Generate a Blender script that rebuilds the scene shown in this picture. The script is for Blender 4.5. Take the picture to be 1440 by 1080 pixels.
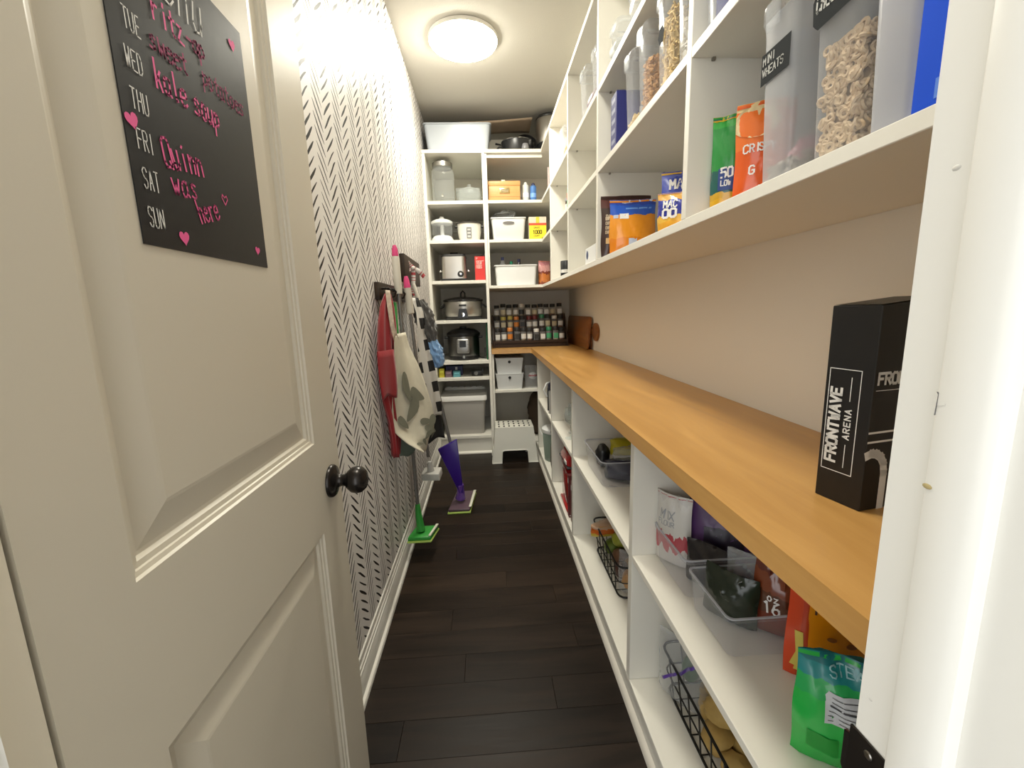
import bpy, bmesh, math, random
from mathutils import Vector, Matrix

for o in list(bpy.data.objects):
    bpy.data.objects.remove(o, do_unlink=True)
scene = bpy.context.scene
COL = scene.collection
PI = math.pi

# ------------------------------------------------------------------ camera
def cam_axes(p, y, r):
    cp, sp = math.cos(p), math.sin(p); cy, sy = math.cos(y), math.sin(y); cr, sr = math.cos(r), math.sin(r)
    W = Matrix(((1, 0, 0), (0, 0, -1), (0, 1, 0)))
    Ry = Matrix(((cy, 0, sy), (0, 1, 0), (-sy, 0, cy)))
    Rp = Matrix(((1, 0, 0), (0, cp, -sp), (0, sp, cp)))
    Rr = Matrix(((cr, -sr, 0), (sr, cr, 0), (0, 0, 1)))
    return Rr @ Rp @ Ry @ W
A = cam_axes(math.radians(9.8136), math.radians(-3.1996), math.radians(-1.5989))
cam_data = bpy.data.cameras.new('camera')
cam = bpy.data.objects.new('camera', cam_data); COL.objects.link(cam)
rx, ry, rz = Vector(A[0]), -Vector(A[1]), -Vector(A[2])
cam.matrix_world = Matrix(((rx.x, ry.x, rz.x, 0), (rx.y, ry.y, rz.y, 0), (rx.z, ry.z, rz.z, 1.25), (0, 0, 0, 1)))
cam_data.sensor_fit = 'HORIZONTAL'; cam_data.sensor_width = 36; cam_data.lens = 602.3 * 36 / 1440
cam_data.clip_start = 0.01
scene.camera = cam

# ------------------------------------------------------------------ world, exposure
LAMP = 32.0            # ceiling lamp in view
LAMP_ADDED = 18.0       # added twin out of view, brightens the doorway end
HALL = 1.10            # soft light of the room behind the camera
LAMP_COL = (1.0, 0.962, 0.83)
world = bpy.data.worlds.new('world'); scene.world = world
world.use_nodes = True
world.node_tree.nodes['Background'].inputs[0].default_value = (0.96, 0.985, 0.985, 1)
world.node_tree.nodes['Background'].inputs[1].default_value = HALL
scene.view_settings.view_transform = 'Standard'
scene.view_settings.look = 'None'
scene.view_settings.exposure = 1.42
scene.view_settings.gamma = 1.0
scene.view_settings.use_curve_mapping = False
try:
    scene.cycles.transparent_max_bounces = 32
except Exception:
    pass

# ------------------------------------------------------------------ materials
MATS = {}
def nt(name):
    m = bpy.data.materials.new(name); m.use_nodes = True
    n = m.node_tree.nodes; l = m.node_tree.links
    return m, n, l, n['Principled BSDF']
def mathn(n, l, op, a, b=None, c=None):
    q = n.new('ShaderNodeMath'); q.operation = op
    for i, v in enumerate((a, b, c)):
        if v is None: continue
        if isinstance(v, (int, float)): q.inputs[i].default_value = v
        else: l.new(v, q.inputs[i])
    return q.outputs[0]
def mat(name, col=(.8, .8, .8), rough=.5, metal=0., spec=.5, coat=0., bump=0., bscale=60., var=0., vscale=8., stretch=(1, 1, 1), trans=0., sheen=0.):
    """plain procedural material: colour with noise variation and fine relief"""
    if name in MATS: return MATS[name]
    m, n, l, p = nt(name)
    p.inputs['Base Color'].default_value = (*col, 1); p.inputs['Roughness'].default_value = rough
    p.inputs['Metallic'].default_value = metal; p.inputs['Specular IOR Level'].default_value = spec
    p.inputs['Coat Weight'].default_value = coat; p.inputs['Transmission Weight'].default_value = trans
    p.inputs['Sheen Weight'].default_value = sheen
    tc = n.new('ShaderNodeTexCoord'); mp = n.new('ShaderNodeMapping'); mp.inputs['Scale'].default_value = stretch
    l.new(tc.outputs['Object'], mp.inputs['Vector'])
    if var > 0:
        no = n.new('ShaderNodeTexNoise'); no.inputs['Scale'].default_value = vscale; no.inputs['Detail'].default_value = 5
        l.new(mp.outputs[0], no.inputs['Vector'])
        mx = n.new('ShaderNodeMix'); mx.data_type = 'RGBA'
        mx.inputs[6].default_value = (*[c * (1 - var) for c in col], 1); mx.inputs[7].default_value = (*[min(1, c * (1 + var)) for c in col], 1)
        l.new(no.outputs[0], mx.inputs[0]); l.new(mx.outputs[2], p.inputs['Base Color'])
    if bump > 0:
        nb = n.new('ShaderNodeTexNoise'); nb.inputs['Scale'].default_value = bscale; nb.inputs['Detail'].default_value = 3
        l.new(mp.outputs[0], nb.inputs['Vector'])
        bp = n.new('ShaderNodeBump'); bp.inputs['Strength'].default_value = bump; bp.inputs['Distance'].default_value = .004
        l.new(nb.outputs[0], bp.inputs['Height']); l.new(bp.outputs[0], p.inputs['Normal'])
    MATS[name] = m; return m
def clear(name, tint=(.93, .94, .95), body=.12, rough=.08, haze=(.9, .92, .95)):
    """thin clear plastic or glass: see-through, glossy towards grazing angles, a little milky by 'body'"""
    if name in MATS: return MATS[name]
    m, n, l, p = nt(name)
    p.inputs['Base Color'].default_value = (*haze, 1); p.inputs['Roughness'].default_value = rough
    p.inputs['Specular IOR Level'].default_value = .6
    tr = n.new('ShaderNodeBsdfTransparent'); tr.inputs[0].default_value = (*tint, 1)
    fr = n.new('ShaderNodeFresnel'); ge = n.new('ShaderNodeNewGeometry')
    l.new(mathn(n, l, 'MULTIPLY_ADD', ge.outputs['Backfacing'], 1 / 1.45 - 1.45, 1.45), fr.inputs[0])   # same gloss on both sides of the thin wall
    f = mathn(n, l, 'MULTIPLY_ADD', fr.outputs[0], .75, body)
    mx = n.new('ShaderNodeMixShader'); l.new(f, mx.inputs[0]); l.new(tr.outputs[0], mx.inputs[1]); l.new(p.outputs[0], mx.inputs[2])
    l.new(mx.outputs[0], n['Material Output'].inputs[0])
    MATS[name] = m; return m
def bands(name, stops, rough=.3, axis=2, wob=.06, wscale=4., coat=.3, bump=.25, bscale=14.):
    """printed film: colour bands along one axis of the thing, edges wobbling"""
    if name in MATS: return MATS[name]
    m, n, l, p = nt(name)
    tc = n.new('ShaderNodeTexCoord'); no = n.new('ShaderNodeTexNoise'); no.inputs['Scale'].default_value = wscale
    l.new(tc.outputs['Generated'], no.inputs['Vector'])
    sp = n.new('ShaderNodeSeparateXYZ'); l.new(tc.outputs['Generated'], sp.inputs[0])
    w = mathn(n, l, 'MULTIPLY_ADD', no.outputs[0], wob * 2, -wob)
    v = mathn(n, l, 'ADD', sp.outputs[axis], w)
    r = n.new('ShaderNodeValToRGB'); r.color_ramp.interpolation = 'CONSTANT'
    e = r.color_ramp.elements
    while len(e) > 1: e.remove(e[-1])
    e[0].position = 0; e[0].color = (*stops[0][1], 1)
    for pos, c in stops[1:]:
        q = e.new(pos); q.color = (*c, 1)
    l.new(v, r.inputs[0]); l.new(r.outputs[0], p.inputs['Base Color'])
    p.inputs['Roughness'].default_value = rough; p.inputs['Coat Weight'].default_value = coat
    if bump > 0:
        nb = n.new('ShaderNodeTexNoise'); nb.inputs['Scale'].default_value = bscale
        l.new(tc.outputs['Object'], nb.inputs['Vector'])
        bp = n.new('ShaderNodeBump'); bp.inputs['Strength'].default_value = bump; bp.inputs['Distance'].default_value = .01
        l.new(nb.outputs[0], bp.inputs['Height']); l.new(bp.outputs[0], p.inputs['Normal'])
    MATS[name] = m; return m
def wood(name, c0, c1, rough=.4, axis=0, scale=9., stretch=12., rnd=0., bump=.05, coat=0., spec=.32):
    if name in MATS: return MATS[name]
    m, n, l, p = nt(name)
    tc = n.new('ShaderNodeTexCoord'); mp = n.new('ShaderNodeMapping')
    s = [stretch, stretch, stretch]; s[axis] = 1.0
    mp.inputs['Scale'].default_value = s; l.new(tc.outputs['Object'], mp.inputs['Vector'])
    oi = n.new('ShaderNodeObjectInfo')
    cx = n.new('ShaderNodeCombineXYZ')
    for i in range(3): l.new(mathn(n, l, 'MULTIPLY', oi.outputs['Random'], 37.), cx.inputs[i])
    av = n.new('ShaderNodeVectorMath'); l.new(mp.outputs[0], av.inputs[0]); l.new(cx.outputs[0], av.inputs[1])
    no = n.new('ShaderNodeTexNoise'); no.inputs['Scale'].default_value = scale / 4; no.inputs['Detail'].default_value = 6; no.inputs['Roughness'].default_value = .6
    no.inputs['Distortion'].default_value = .6
    l.new(av.outputs[0], no.inputs['Vector'])
    r = n.new('ShaderNodeValToRGB'); r.color_ramp.elements[0].position = .3; r.color_ramp.elements[1].position = .72
    r.color_ramp.elements[0].color = (*c0, 1); r.color_ramp.elements[1].color = (*c1, 1)
    l.new(no.outputs[0], r.inputs[0]); col = r.outputs[0]
    if rnd > 0:
        hs = n.new('ShaderNodeHueSaturation'); l.new(col, hs.inputs['Color'])
        l.new(mathn(n, l, 'MULTIPLY_ADD', oi.outputs['Random'], rnd * 2, 1 - rnd), hs.inputs['Value']); col = hs.outputs[0]
    l.new(col, p.inputs['Base Color'])
    l.new(mathn(n, l, 'MULTIPLY_ADD', no.outputs[0], .25, rough - .12), p.inputs['Roughness'])
    p.inputs['Coat Weight'].default_value = coat; p.inputs['Specular IOR Level'].default_value = spec
    bp = n.new('ShaderNodeBump'); bp.inputs['Strength'].default_value = bump; bp.inputs['Distance'].default_value = .003
    l.new(no.outputs[0], bp.inputs['Height']); l.new(bp.outputs[0], p.inputs['Normal'])
    MATS[name] = m; return m

def wallpaper():
    """white paper with hand-brushed black herringbone: columns along y, strokes stacked along z"""
    m, n, l, p = nt('herringbone_wallpaper')
    tc = n.new('ShaderNodeTexCoord'); sp = n.new('ShaderNodeSeparateXYZ'); l.new(tc.outputs['Object'], sp.inputs[0])
    nz = n.new('ShaderNodeTexNoise'); nz.inputs['Scale'].default_value = 9.; l.new(tc.outputs['Object'], nz.inputs['Vector'])
    wob = mathn(n, l, 'MULTIPLY_ADD', nz.outputs[0], .5, -.25)
    u = mathn(n, l, 'DIVIDE', mathn(n, l, 'ADD', sp.outputs[1], -.081), .178)
    fu = mathn(n, l, 'FRACT', u)
    a = mathn(n, l, 'MULTIPLY', mathn(n, l, 'ABSOLUTE', mathn(n, l, 'SUBTRACT', fu, .5)), 2.)   # 0 at the valley, 1 at the ridge
    side = mathn(n, l, 'GREATER_THAN', fu, .5)
    v = mathn(n, l, 'SUBTRACT', mathn(n, l, 'DIVIDE', sp.outputs[2], .0345), mathn(n, l, 'MULTIPLY', a, 2.3))
    v = mathn(n, l, 'ADD', mathn(n, l, 'ADD', v, wob), mathn(n, l, 'MULTIPLY', side, .45))
    fv = mathn(n, l, 'FRACT', v); row = mathn(n, l, 'FLOOR', v)
    idc = n.new('ShaderNodeCombineXYZ'); l.new(mathn(n, l, 'FLOOR', mathn(n, l, 'MULTIPLY', u, 2.)), idc.inputs[0]); l.new(row, idc.inputs[1])
    wn = n.new('ShaderNodeTexWhiteNoise'); wn.noise_dimensions = '3D'; l.new(idc.outputs[0], wn.inputs['Vector'])
    rnd = wn.outputs['Value']
    ct = mathn(n, l, 'ADD', .47, mathn(n, l, 'MULTIPLY', mathn(n, l, 'SUBTRACT', rnd, .5), .08))
    e = mathn(n, l, 'DIVIDE', mathn(n, l, 'SUBTRACT', a, ct), .40)
    env = mathn(n, l, 'SQRT', mathn(n, l, 'MAXIMUM', mathn(n, l, 'SUBTRACT', 1., mathn(n, l, 'MULTIPLY', e, e)), 0.))
    th = mathn(n, l, 'MULTIPLY', env, mathn(n, l, 'MULTIPLY_ADD', rnd, .08, .115))
    d = mathn(n, l, 'ABSOLUTE', mathn(n, l, 'SUBTRACT', fv, .5))
    ink = mathn(n, l, 'LESS_THAN', d, th)
    mx = n.new('ShaderNodeMix'); mx.data_type = 'RGBA'; l.new(ink, mx.inputs[0])
    mx.inputs[6].default_value = (.80, .77, .745, 1); mx.inputs[7].default_value = (.012, .010, .009, 1)
    l.new(mx.outputs[2], p.inputs['Base Color']); p.inputs['Roughness'].default_value = .45; p.inputs['Specular IOR Level'].default_value = .13
    return m

WHITE = mat('white_shelf_paint', (.80, .775, .70), .38, bump=.04, bscale=90)
TRIM = mat('white_trim_paint', (.80, .78, .72), .32, bump=.05, bscale=60)
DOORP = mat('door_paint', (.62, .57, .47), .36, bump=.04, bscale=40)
WALLP = mat('beige_wall_paint', (.84, .79, .695), .75, bump=.08, bscale=180)
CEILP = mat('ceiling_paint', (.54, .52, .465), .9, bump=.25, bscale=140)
BRONZE = mat('oil_rubbed_bronze', (.022, .018, .016), .26, metal=.6, spec=.6)
BLACK = mat('black_plastic', (.012, .012, .013), .3)
BLACKM = mat('black_matte', (.015, .014, .014), .65)
STEEL = mat('brushed_steel', (.62, .60, .57), .28, metal=1., bump=.04, bscale=200, stretch=(1, 1, 14))
CHROME = mat('chrome', (.85, .85, .85), .08, metal=1.)
WPLASTIC = mat('white_plastic', (.80, .81, .80), .35)
WIRE = mat('black_wire', (.012, .011, .010), .4, metal=.3)
GLASS = clear('clear_glass', (.95, .97, .96), .09, .04)
PLASTIC = clear('clear_plastic', (.94, .95, .96), .10, .10)
FROST = clear('frosted_plastic', (.90, .91, .93), .32, .2, (.74, .76, .80))
FROST2 = clear('cloudy_plastic', (.86, .87, .89), .50, .25, (.66, .67, .72))
BINP = clear('clear_bin_plastic', (.95, .95, .96), .045, .08)
FILM = clear('clear_film', (.93, .93, .92), .14, .16)
PAPERW = mat('white_paper', (.82, .81, .79), .6, spec=.15)
COUNTER = wood('honey_wood_laminate', (.49, .255, .072), (.62, .35, .115), .36, axis=1, scale=7, stretch=9, bump=.02, coat=.15)
FLOORW = wood('dark_floor_wood', (.0095, .0060, .0040), (.029, .0175, .0110), .40, axis=0, scale=8, stretch=9, rnd=.35, bump=.22, spec=.16)

# ------------------------------------------------------------------ mesh helpers
class MB:
    def __init__(s): s.bm = bmesh.new()
    def _add(s, verts, faces):
        vs = [s.bm.verts.new(v) for v in verts]
        out = []
        for f in faces:
            try: out.append(s.bm.faces.new([vs[i] for i in f]))
            except ValueError: pass
        return vs, out
    def box(s, lo, hi, bev=0., seg=2, mtx=None):
        (x0, y0, z0), (x1, y1, z1) = lo, hi
        V = [Vector(v) for v in ((x0, y0, z0), (x1, y0, z0), (x1, y1, z0), (x0, y1, z0), (x0, y0, z1), (x1, y0, z1), (x1, y1, z1), (x0, y1, z1))]
        if mtx: V = [mtx @ v for v in V]
        vs, fs = s._add(V, ((0, 3, 2, 1), (4, 5, 6, 7), (0, 1, 5, 4), (1, 2, 6, 5), (2, 3, 7, 6), (3, 0, 4, 7)))
        if bev > 0:
            es = list({e for f in fs for e in f.edges})
            bmesh.ops.bevel(s.bm, geom=es, offset=bev, segments=seg, affect='EDGES', profile=.5)
        return s
    def frustum(s, w0, d0, w1, d1, z0, z1, r=.01, n=4, c=(0, 0), cap0=True, cap1=True, ribs=None):
        """rounded rectangle w0 x d0 at z0 to w1 x d1 at z1"""
        rings = ribs or [(w0, d0, z0), (w1, d1, z1)]
        prev = None
        for i, (w, d, z) in enumerate(rings):
            ring = []
            rr = min(r, w / 2.01, d / 2.01)
            for k, (sx, sy) in enumerate(((1, 1), (-1, 1), (-1, -1), (1, -1))):
                for j in range(n + 1):
                    a = PI / 2 * (k + j / n)
                    ring.append(s.bm.verts.new((c[0] + sx * (w / 2 - rr) + rr * math.cos(a), c[1] + sy * (d / 2 - rr) + rr * math.sin(a), z)))
            if prev:
                N = len(ring)
                for j in range(N): s.bm.faces.new((prev[j], prev[(j + 1) % N], ring[(j + 1) % N], ring[j]))
            elif cap0: s.bm.faces.new(ring[::-1])
            prev = ring
        if cap1: s.bm.faces.new(prev)
        return s
    def lathe(s, prof, c=(0, 0, 0), n=24, axis='Z', sx=1., sy=1., cap=True):
        """profile [(radius, height)] turned about an axis"""
        def P(r, h, a):
            x, y = r * math.cos(a) * sx, r * math.sin(a) * sy
            v = {'Z': (x, y, h), 'X': (h, x, y), 'Y': (y, h, x)}[axis]
            return (c[0] + v[0], c[1] + v[1], c[2] + v[2])
        prev = None
        for i, (r, h) in enumerate(prof):
            if r < 1e-6: ring = [s.bm.verts.new(P(0, h, 0))]
            else: ring = [s.bm.verts.new(P(r, h, 2 * PI * j / n)) for j in range(n)]
            if prev:
                if len(prev) == 1 and len(ring) > 1:
                    for j in range(n): s.bm.faces.new((prev[0], ring[(j + 1) % n], ring[j]))
                elif len(ring) == 1 and len(prev) > 1:
                    for j in range(n): s.bm.faces.new((prev[j], prev[(j + 1) % n], ring[0]))
                elif len(ring) > 1:
                    for j in range(n): s.bm.faces.new((prev[j], prev[(j + 1) % n], ring[(j + 1) % n], ring[j]))
            elif cap and len(ring) > 1: s.bm.faces.new(ring[::-1])
            prev = ring
        if cap and len(prev) > 1: s.bm.faces.new(prev)
        return s
    def tube(s, pts, r, n=8, closed=False, flat=None):
        """round bar along points; r may be a list of radii"""
        pts = [Vector(p) for p in pts]; N = len(pts)
        R = r if isinstance(r, (list, tuple)) else [r] * N
        rings = []; up = None
        for i, p in enumerate(pts):
            if closed: t = (pts[(i + 1) % N] - pts[i - 1])
            else: t = (pts[min(i + 1, N - 1)] - pts[max(i - 1, 0)])
            if t.length < 1e-9: t = Vector((0, 0, 1))
            t.normalize()
            if up is None: up = Vector((0, 0, 1)) if abs(t.z) < .9 else Vector((1, 0, 0))
            b = t.cross(up)
            if b.length < 1e-6: b = t.cross(Vector((0, 1, .1)))
            b.normalize(); up = b.cross(t).normalized()
            f = flat or 1.
            rings.append([s.bm.verts.new(p + (b * math.cos(2 * PI * j / n) + up * f * math.sin(2 * PI * j / n)) * R[i]) for j in range(n)])
        M_ = N if closed else N - 1
        for i in range(M_):
            a, b = rings[i], rings[(i + 1) % N]
            for j in range(n): s.bm.faces.new((a[j], a[(j + 1) % n], b[(j + 1) % n], b[j]))
        if not closed:
            s.bm.faces.new(rings[0][::-1]); s.bm.faces.new(rings[-1])
        return s
    def prism(s, poly, h0, h1, f=None, bev=0., seg=2):
        """polygon extruded from h0 to h1; f maps (u, v, h) to a point"""
        f = f or (lambda u, v, h: (u, v, h))
        n = len(poly)
        V = [f(u, v, h0) for u, v in poly] + [f(u, v, h1) for u, v in poly]
        F = [tuple(range(n))[::-1], tuple(range(n, 2 * n))] + [(i, (i + 1) % n, n + (i + 1) % n, n + i) for i in range(n)]
        vs, fs = s._add(V, F)
        if bev > 0:
            es = list({e for f_ in fs for e in f_.edges})
            bmesh.ops.bevel(s.bm, geom=es, offset=bev, segments=seg, affect='EDGES', profile=.5)
        return s
    def grid(s, fn, nu, nv, closed_u=False):
        V = [[s.bm.verts.new(fn(i / nu, j / nv)) for i in range(nu + (0 if closed_u else 1))] for j in range(nv + 1)]
        for j in range(nv):
            for i in range(nu):
                k = (i + 1) % len(V[j])
                s.bm.faces.new((V[j][i], V[j][k], V[j + 1][k], V[j + 1][i]))
        return s
    def ball(s, c, r, n=10, sq=(1, 1, 1)):
        k = max(4, n // 2 + 1)
        prof = [(r * math.sin(PI * i / k), -r * math.cos(PI * i / k)) for i in range(k + 1)]
        prof = [(max(0, a), b) for a, b in prof]; prof[0] = (0, -r); prof[-1] = (0, r)
        b0 = len(s.bm.verts)
        t = MB(); t.lathe(prof, (0, 0, 0), n)
        me = bpy.data.meshes.new('t'); t.bm.to_mesh(me); t.bm.free()
        V = [(c[0] + v.co.x * sq[0], c[1] + v.co.y * sq[1], c[2] + v.co.z * sq[2]) for v in me.vertices]
        F = [tuple(p.vertices) for p in me.polygons]; bpy.data.meshes.remove(me)
        s._add(V, F); return s
    def mesh(s, name, smooth=35.):
        bmesh.ops.recalc_face_normals(s.bm, faces=s.bm.faces[:])
        me = bpy.data.meshes.new(name); s.bm.to_mesh(me); s.bm.free()
        if smooth:
            for p in me.polygons: p.use_smooth = True
            me.set_sharp_from_angle(angle=math.radians(smooth))
        return me
    def build(s, name, m, parent=None, smooth=35., solid=0.):
        me = s.mesh(name, smooth)
        if m: me.materials.append(m)
        o = bpy.data.objects.new(name, me); COL.objects.link(o)
        if parent is not None: o.parent = parent
        if solid:
            md = o.modifiers.new('thickness', 'SOLIDIFY'); md.thickness = solid; md.offset = 0
        return o

def tag(o, label=None, cat=None, group=None, kind=None):
    if label: o['label'] = label
    if cat: o['category'] = cat
    if group: o['group'] = group
    if kind: o['kind'] = kind
    return o
def thing(name, label, cat, loc=(0, 0, 0), rz=0., group=None, ry_=0., rx_=0.):
    o = bpy.data.objects.new(name, None); COL.objects.link(o); o.empty_display_size = .02
    o.location = loc; o.rotation_euler = (rx_, ry_, rz)
    return tag(o, label, cat, group)
def struct(o): o['kind'] = 'structure'; return o
def B(lo, hi, bev=0., seg=2): return MB().box(lo, hi, bev, seg)
def dup(root, loc=None, rz=None, label=None):
    r = root.copy(); COL.objects.link(r)
    if loc is not None: r.location = loc
    if rz is not None: r.rotation_euler = (0, 0, rz)
    if label: r['label'] = label
    for ch in list(root.children):
        c = ch.copy(); COL.objects.link(c); c.parent = r
        for g in ch.children:
            d = g.copy(); COL.objects.link(d); d.parent = c
    return r

# ------------------------------------------------------------------ lettering: single-stroke letters on a 4 x 6 grid
GL = {
 'A': '0,0 2,6 4,0|.8,2 3.2,2', 'B': '0,0 0,6 3,6 3.8,5.3 3.8,3.8 3,3.1 0,3.1|3,3.1 4,2.3 4,.8 3,0 0,0', 'C': '4,5 3,6 1,6 0,5 0,1 1,0 3,0 4,1',
 'D': '0,0 0,6 2.6,6 4,4.6 4,1.4 2.6,0 0,0', 'E': '4,6 0,6 0,0 4,0|0,3.1 3.2,3.1', 'F': '4,6 0,6 0,0|0,3 3.2,3', 'G': '4,5 3,6 1,6 0,5 0,1 1,0 3,0 4,1 4,2.8 2.4,2.8',
 'H': '0,0 0,6|4,0 4,6|0,3 4,3', 'I': '2,0 2,6', 'J': '4,6 4,1 3,0 1,0 0,1', 'K': '0,0 0,6|4,6 0,2.6|1.2,3.6 4,0', 'L': '0,6 0,0 4,0', 'M': '0,0 0,6 2,2.5 4,6 4,0',
 'N': '0,0 0,6 4,0 4,6', 'O': '1,0 0,1 0,5 1,6 3,6 4,5 4,1 3,0 1,0', 'P': '0,0 0,6 3,6 4,5.2 4,3.8 3,3 0,3', 'Q': '1,0 0,1 0,5 1,6 3,6 4,5 4,1 3,0 1,0|2.8,1.2 3.9,-.3',
 'R': '0,0 0,6 3,6 4,5.2 4,3.8 3,3 0,3|1.8,3 4,0', 'S': '4,5 3,6 1,6 0,5 0,4 1,3.2 3,2.8 4,2 4,1 3,0 1,0 0,1', 'T': '0,6 4,6|2,6 2,0', 'U': '0,6 0,1 1,0 3,0 4,1 4,6',
 'V': '0,6 2,0 4,6', 'W': '0,6 1,0 2,4.2 3,0 4,6', 'X': '0,0 4,6|0,6 4,0', 'Y': '0,6 2,3 4,6|2,3 2,0', 'Z': '0,6 4,6 0,0 4,0',
 '0': '1,0 0,1 0,5 1,6 3,6 4,5 4,1 3,0 1,0', '1': '1,5 2.2,6 2.2,0', '2': '0,5 1,6 3,6 4,5 4,4 0,0 4,0', '5': '4,6 0,6 0,3.4 3,3.4 4,2.6 4,1 3,0 0,0', '6': '4,6 1.4,5 0,2 0,1 1,0 3,0 4,1 4,2.4 3,3.2 1,3.2 0,2',
 'a': '3.4,3 2.6,3.8 1,3.8 .1,2.6 .1,1 1,0 2.4,.2 3.4,1.4|3.4,3.8 3.4,.8 4,0', 'e': '.3,2 3.6,2.3 3.2,3.5 1.8,4 .5,3.2 .1,1.4 1,.1 2.6,0 3.8,.9', 'h': '.2,6 .2,0|.2,2.6 1.4,3.9 2.8,3.7 3.2,2.6 3.4,0',
 'i': '2,3.8 2,0|2,5.2 2.2,5.6', 'k': '.4,6.2 .6,0|3.4,4 .7,2|1.6,2.7 3.7,0', 'l': '1.6,6 1.5,1 2,0 3,.2', 'n': '.3,3.8 .3,0|.3,2.6 1.5,3.8 2.9,3.6 3.3,2.6 3.4,0', 'o': '1.8,0 .4,.8 .2,2.6 1.4,3.9 2.8,3.6 3.6,2.2 3,.5 1.8,0',
 'p': '.4,3.8 .4,-2.2|.4,2.8 1.6,3.9 3.2,3.4 3.6,1.8 2.6,.3 .5,.5', 'r': '.6,3.8 .6,0|.6,2.4 1.8,3.7 3.2,3.7', 's': '3.3,3.3 2,3.9 .7,3.2 1.2,2.2 2.8,1.7 3.3,.8 2,0 .3,.5', 't': '1.8,5.6 1.8,.8 2.6,0 3.4,.3|.4,3.9 3.4,3.9',
 'u': '.3,3.8 .4,1 1.3,0 2.6,.3 3.3,1.4|3.3,3.8 3.4,0', 'w': '.1,3.8 .9,.1 2,2.8 3,.1 3.9,3.8', 'y': '.3,3.8 1.9,.6|3.7,3.8 1.7,-1 .5,-2.2', 'z': '.4,3.8 3.4,3.8 .4,0 3.6,.1', 'b': '.4,6 .4,0|.4,2.8 1.6,3.9 3.2,3.4 3.6,1.8 2.6,.3 .5,.5',
 'm': '.1,3.8 .1,0|.1,2.8 1,3.8 1.9,3 2,0|2,2.8 3,3.8 3.8,3 4,0', '-': '.6,3 3.4,3', '.': '1.8,0 2.2,.3', '?': '0,5 1,6 3,6 4,5 4,4 2,2.6 2,1.6|2,.3 2,0',
}
def strokes(text, h, wf=1., gap=1.6, slant=0., jit=0., seed=1):
    """polylines (u, v) in metres of a line of text, starting at 0"""
    rnd = random.Random(seed); k = h / 6.; x = 0; out = []
    for ch in text:
        if ch == ' ': x += 4 * wf; continue
        for st in GL.get(ch, GL['-']).split('|'):
            pl = []
            for q in st.split():
                a, b = map(float, q.split(','))
                pl.append(((x + a * wf + b * slant + rnd.uniform(-jit, jit)) * k, (b + rnd.uniform(-jit, jit)) * k))
            out.append(pl)
        x += (4 + gap) * wf * (0.62 if ch in 'Iil' and gap > 1 else 1)
    return out, x * k
def ribbons(mb, lines, w, f, maxlen=None, lift=0.):
    """flat printed strokes of width w; f maps (u, v, lift) to a point"""
    for pl in lines:
        for (a, b) in zip(pl, pl[1:]):
            a_, b_ = Vector(a), Vector(b); d = b_ - a_
            if d.length < 1e-7: continue
            t = d.normalized() * w / 2; nn = Vector((-t.y, t.x))
            a2, b2 = a_ - t * .8, b_ + t * .8
            k = max(1, int(math.ceil((b2 - a2).length / maxlen))) if maxlen else 1
            for i in range(k):
                p, q = a2.lerp(b2, i / k), a2.lerp(b2, (i + 1) / k)
                mb._add([f(*(p - nn), lift), f(*(q - nn), lift), f(*(q + nn), lift), f(*(p + nn), lift)], ((0, 1, 2, 3),))
    return mb
def plane_map(o, u, v):
    o, u, v = Vector(o), Vector(u), Vector(v); n = u.cross(v).normalized()
    return lambda a, b, h=0.: o + u * a + v * b + n * h
def write(text, h, w, f, m, parent, name='lettering', wf=1., gap=1.6, slant=0., at=(0, 0), jit=0., seed=1, centre=False, maxlen=None, lift=.0006, rot=0.):
    L, W = strokes(text, h, wf, gap, slant, jit, seed)
    dx = -W / 2 if centre else 0
    c, s_ = math.cos(rot), math.sin(rot)
    L = [[(at[0] + c * (a + dx) - s_ * b, at[1] + s_ * (a + dx) + c * b) for a, b in pl] for pl in L]
    return ribbons(MB(), L, w, f, maxlen, lift).build(name, m, parent, smooth=0)
def heart(mb, f, c, s, rot=0., lift=.0006):
    P = []
    for i in range(20):
        t = 2 * PI * i / 20
        a, b = .95 * math.sin(t) ** 3, (13 * math.cos(t) - 5 * math.cos(2 * t) - 2 * math.cos(3 * t) - math.cos(4 * t)) / 16
        P.append(f(c[0] + s * (a * math.cos(rot) - b * math.sin(rot)), c[1] + s * (a * math.sin(rot) + b * math.cos(rot)), lift))
    vs = [mb.bm.verts.new(p) for p in P]; mb.bm.faces.new(vs); return mb
def patch(f, u0, v0, u1, v1, m, parent, name='printed_panel', lift=.0005, nu=1, nv=1):
    return MB().grid(lambda a, b: f(u0 + (u1 - u0) * a, v0 + (v1 - v0) * b, lift), nu, nv).build(name, m, parent, smooth=60)

# ================================================================== SETTING
XL, XR, YB, ZC = -.46, .845, 4.36, 2.83
YF = .282                                   # pantry face of the front wall
fl = struct(B((-.62, -1.6, -.06), (1.0, 4.45, -.006)).build('floor', mat('subfloor', (.01, .008, .006), .6), smooth=0))
rnd = random.Random(4)
PW = .1235; y = 1.278 - 8 * PW; row = 0
seams = {10: -.185, 9: .30, 8: -.12, 7: .18, 6: -.30, 12: .05, 14: -.2, 16: .22, 11: .26}
plank_cache = {}
while y < 3.70:
    sx = seams.get(row, rnd.uniform(-.38, .38)) if (row % 2 == 0 or row in seams) else None
    cuts = [-.452] + ([sx] if sx is not None else []) + [.435]
    for a, b in zip(cuts, cuts[1:]):
        me = B((-(b - a) / 2 + .0002, -PW / 2 + .0002, -.006), ((b - a) / 2 - .0002, PW / 2 - .0002, 0), .0008, 1).build('plank', FLOORW, fl, smooth=0)
        me.location = ((a + b) / 2, y + PW / 2, rnd.uniform(-.0005, 0))
    y += PW; row += 1

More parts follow.
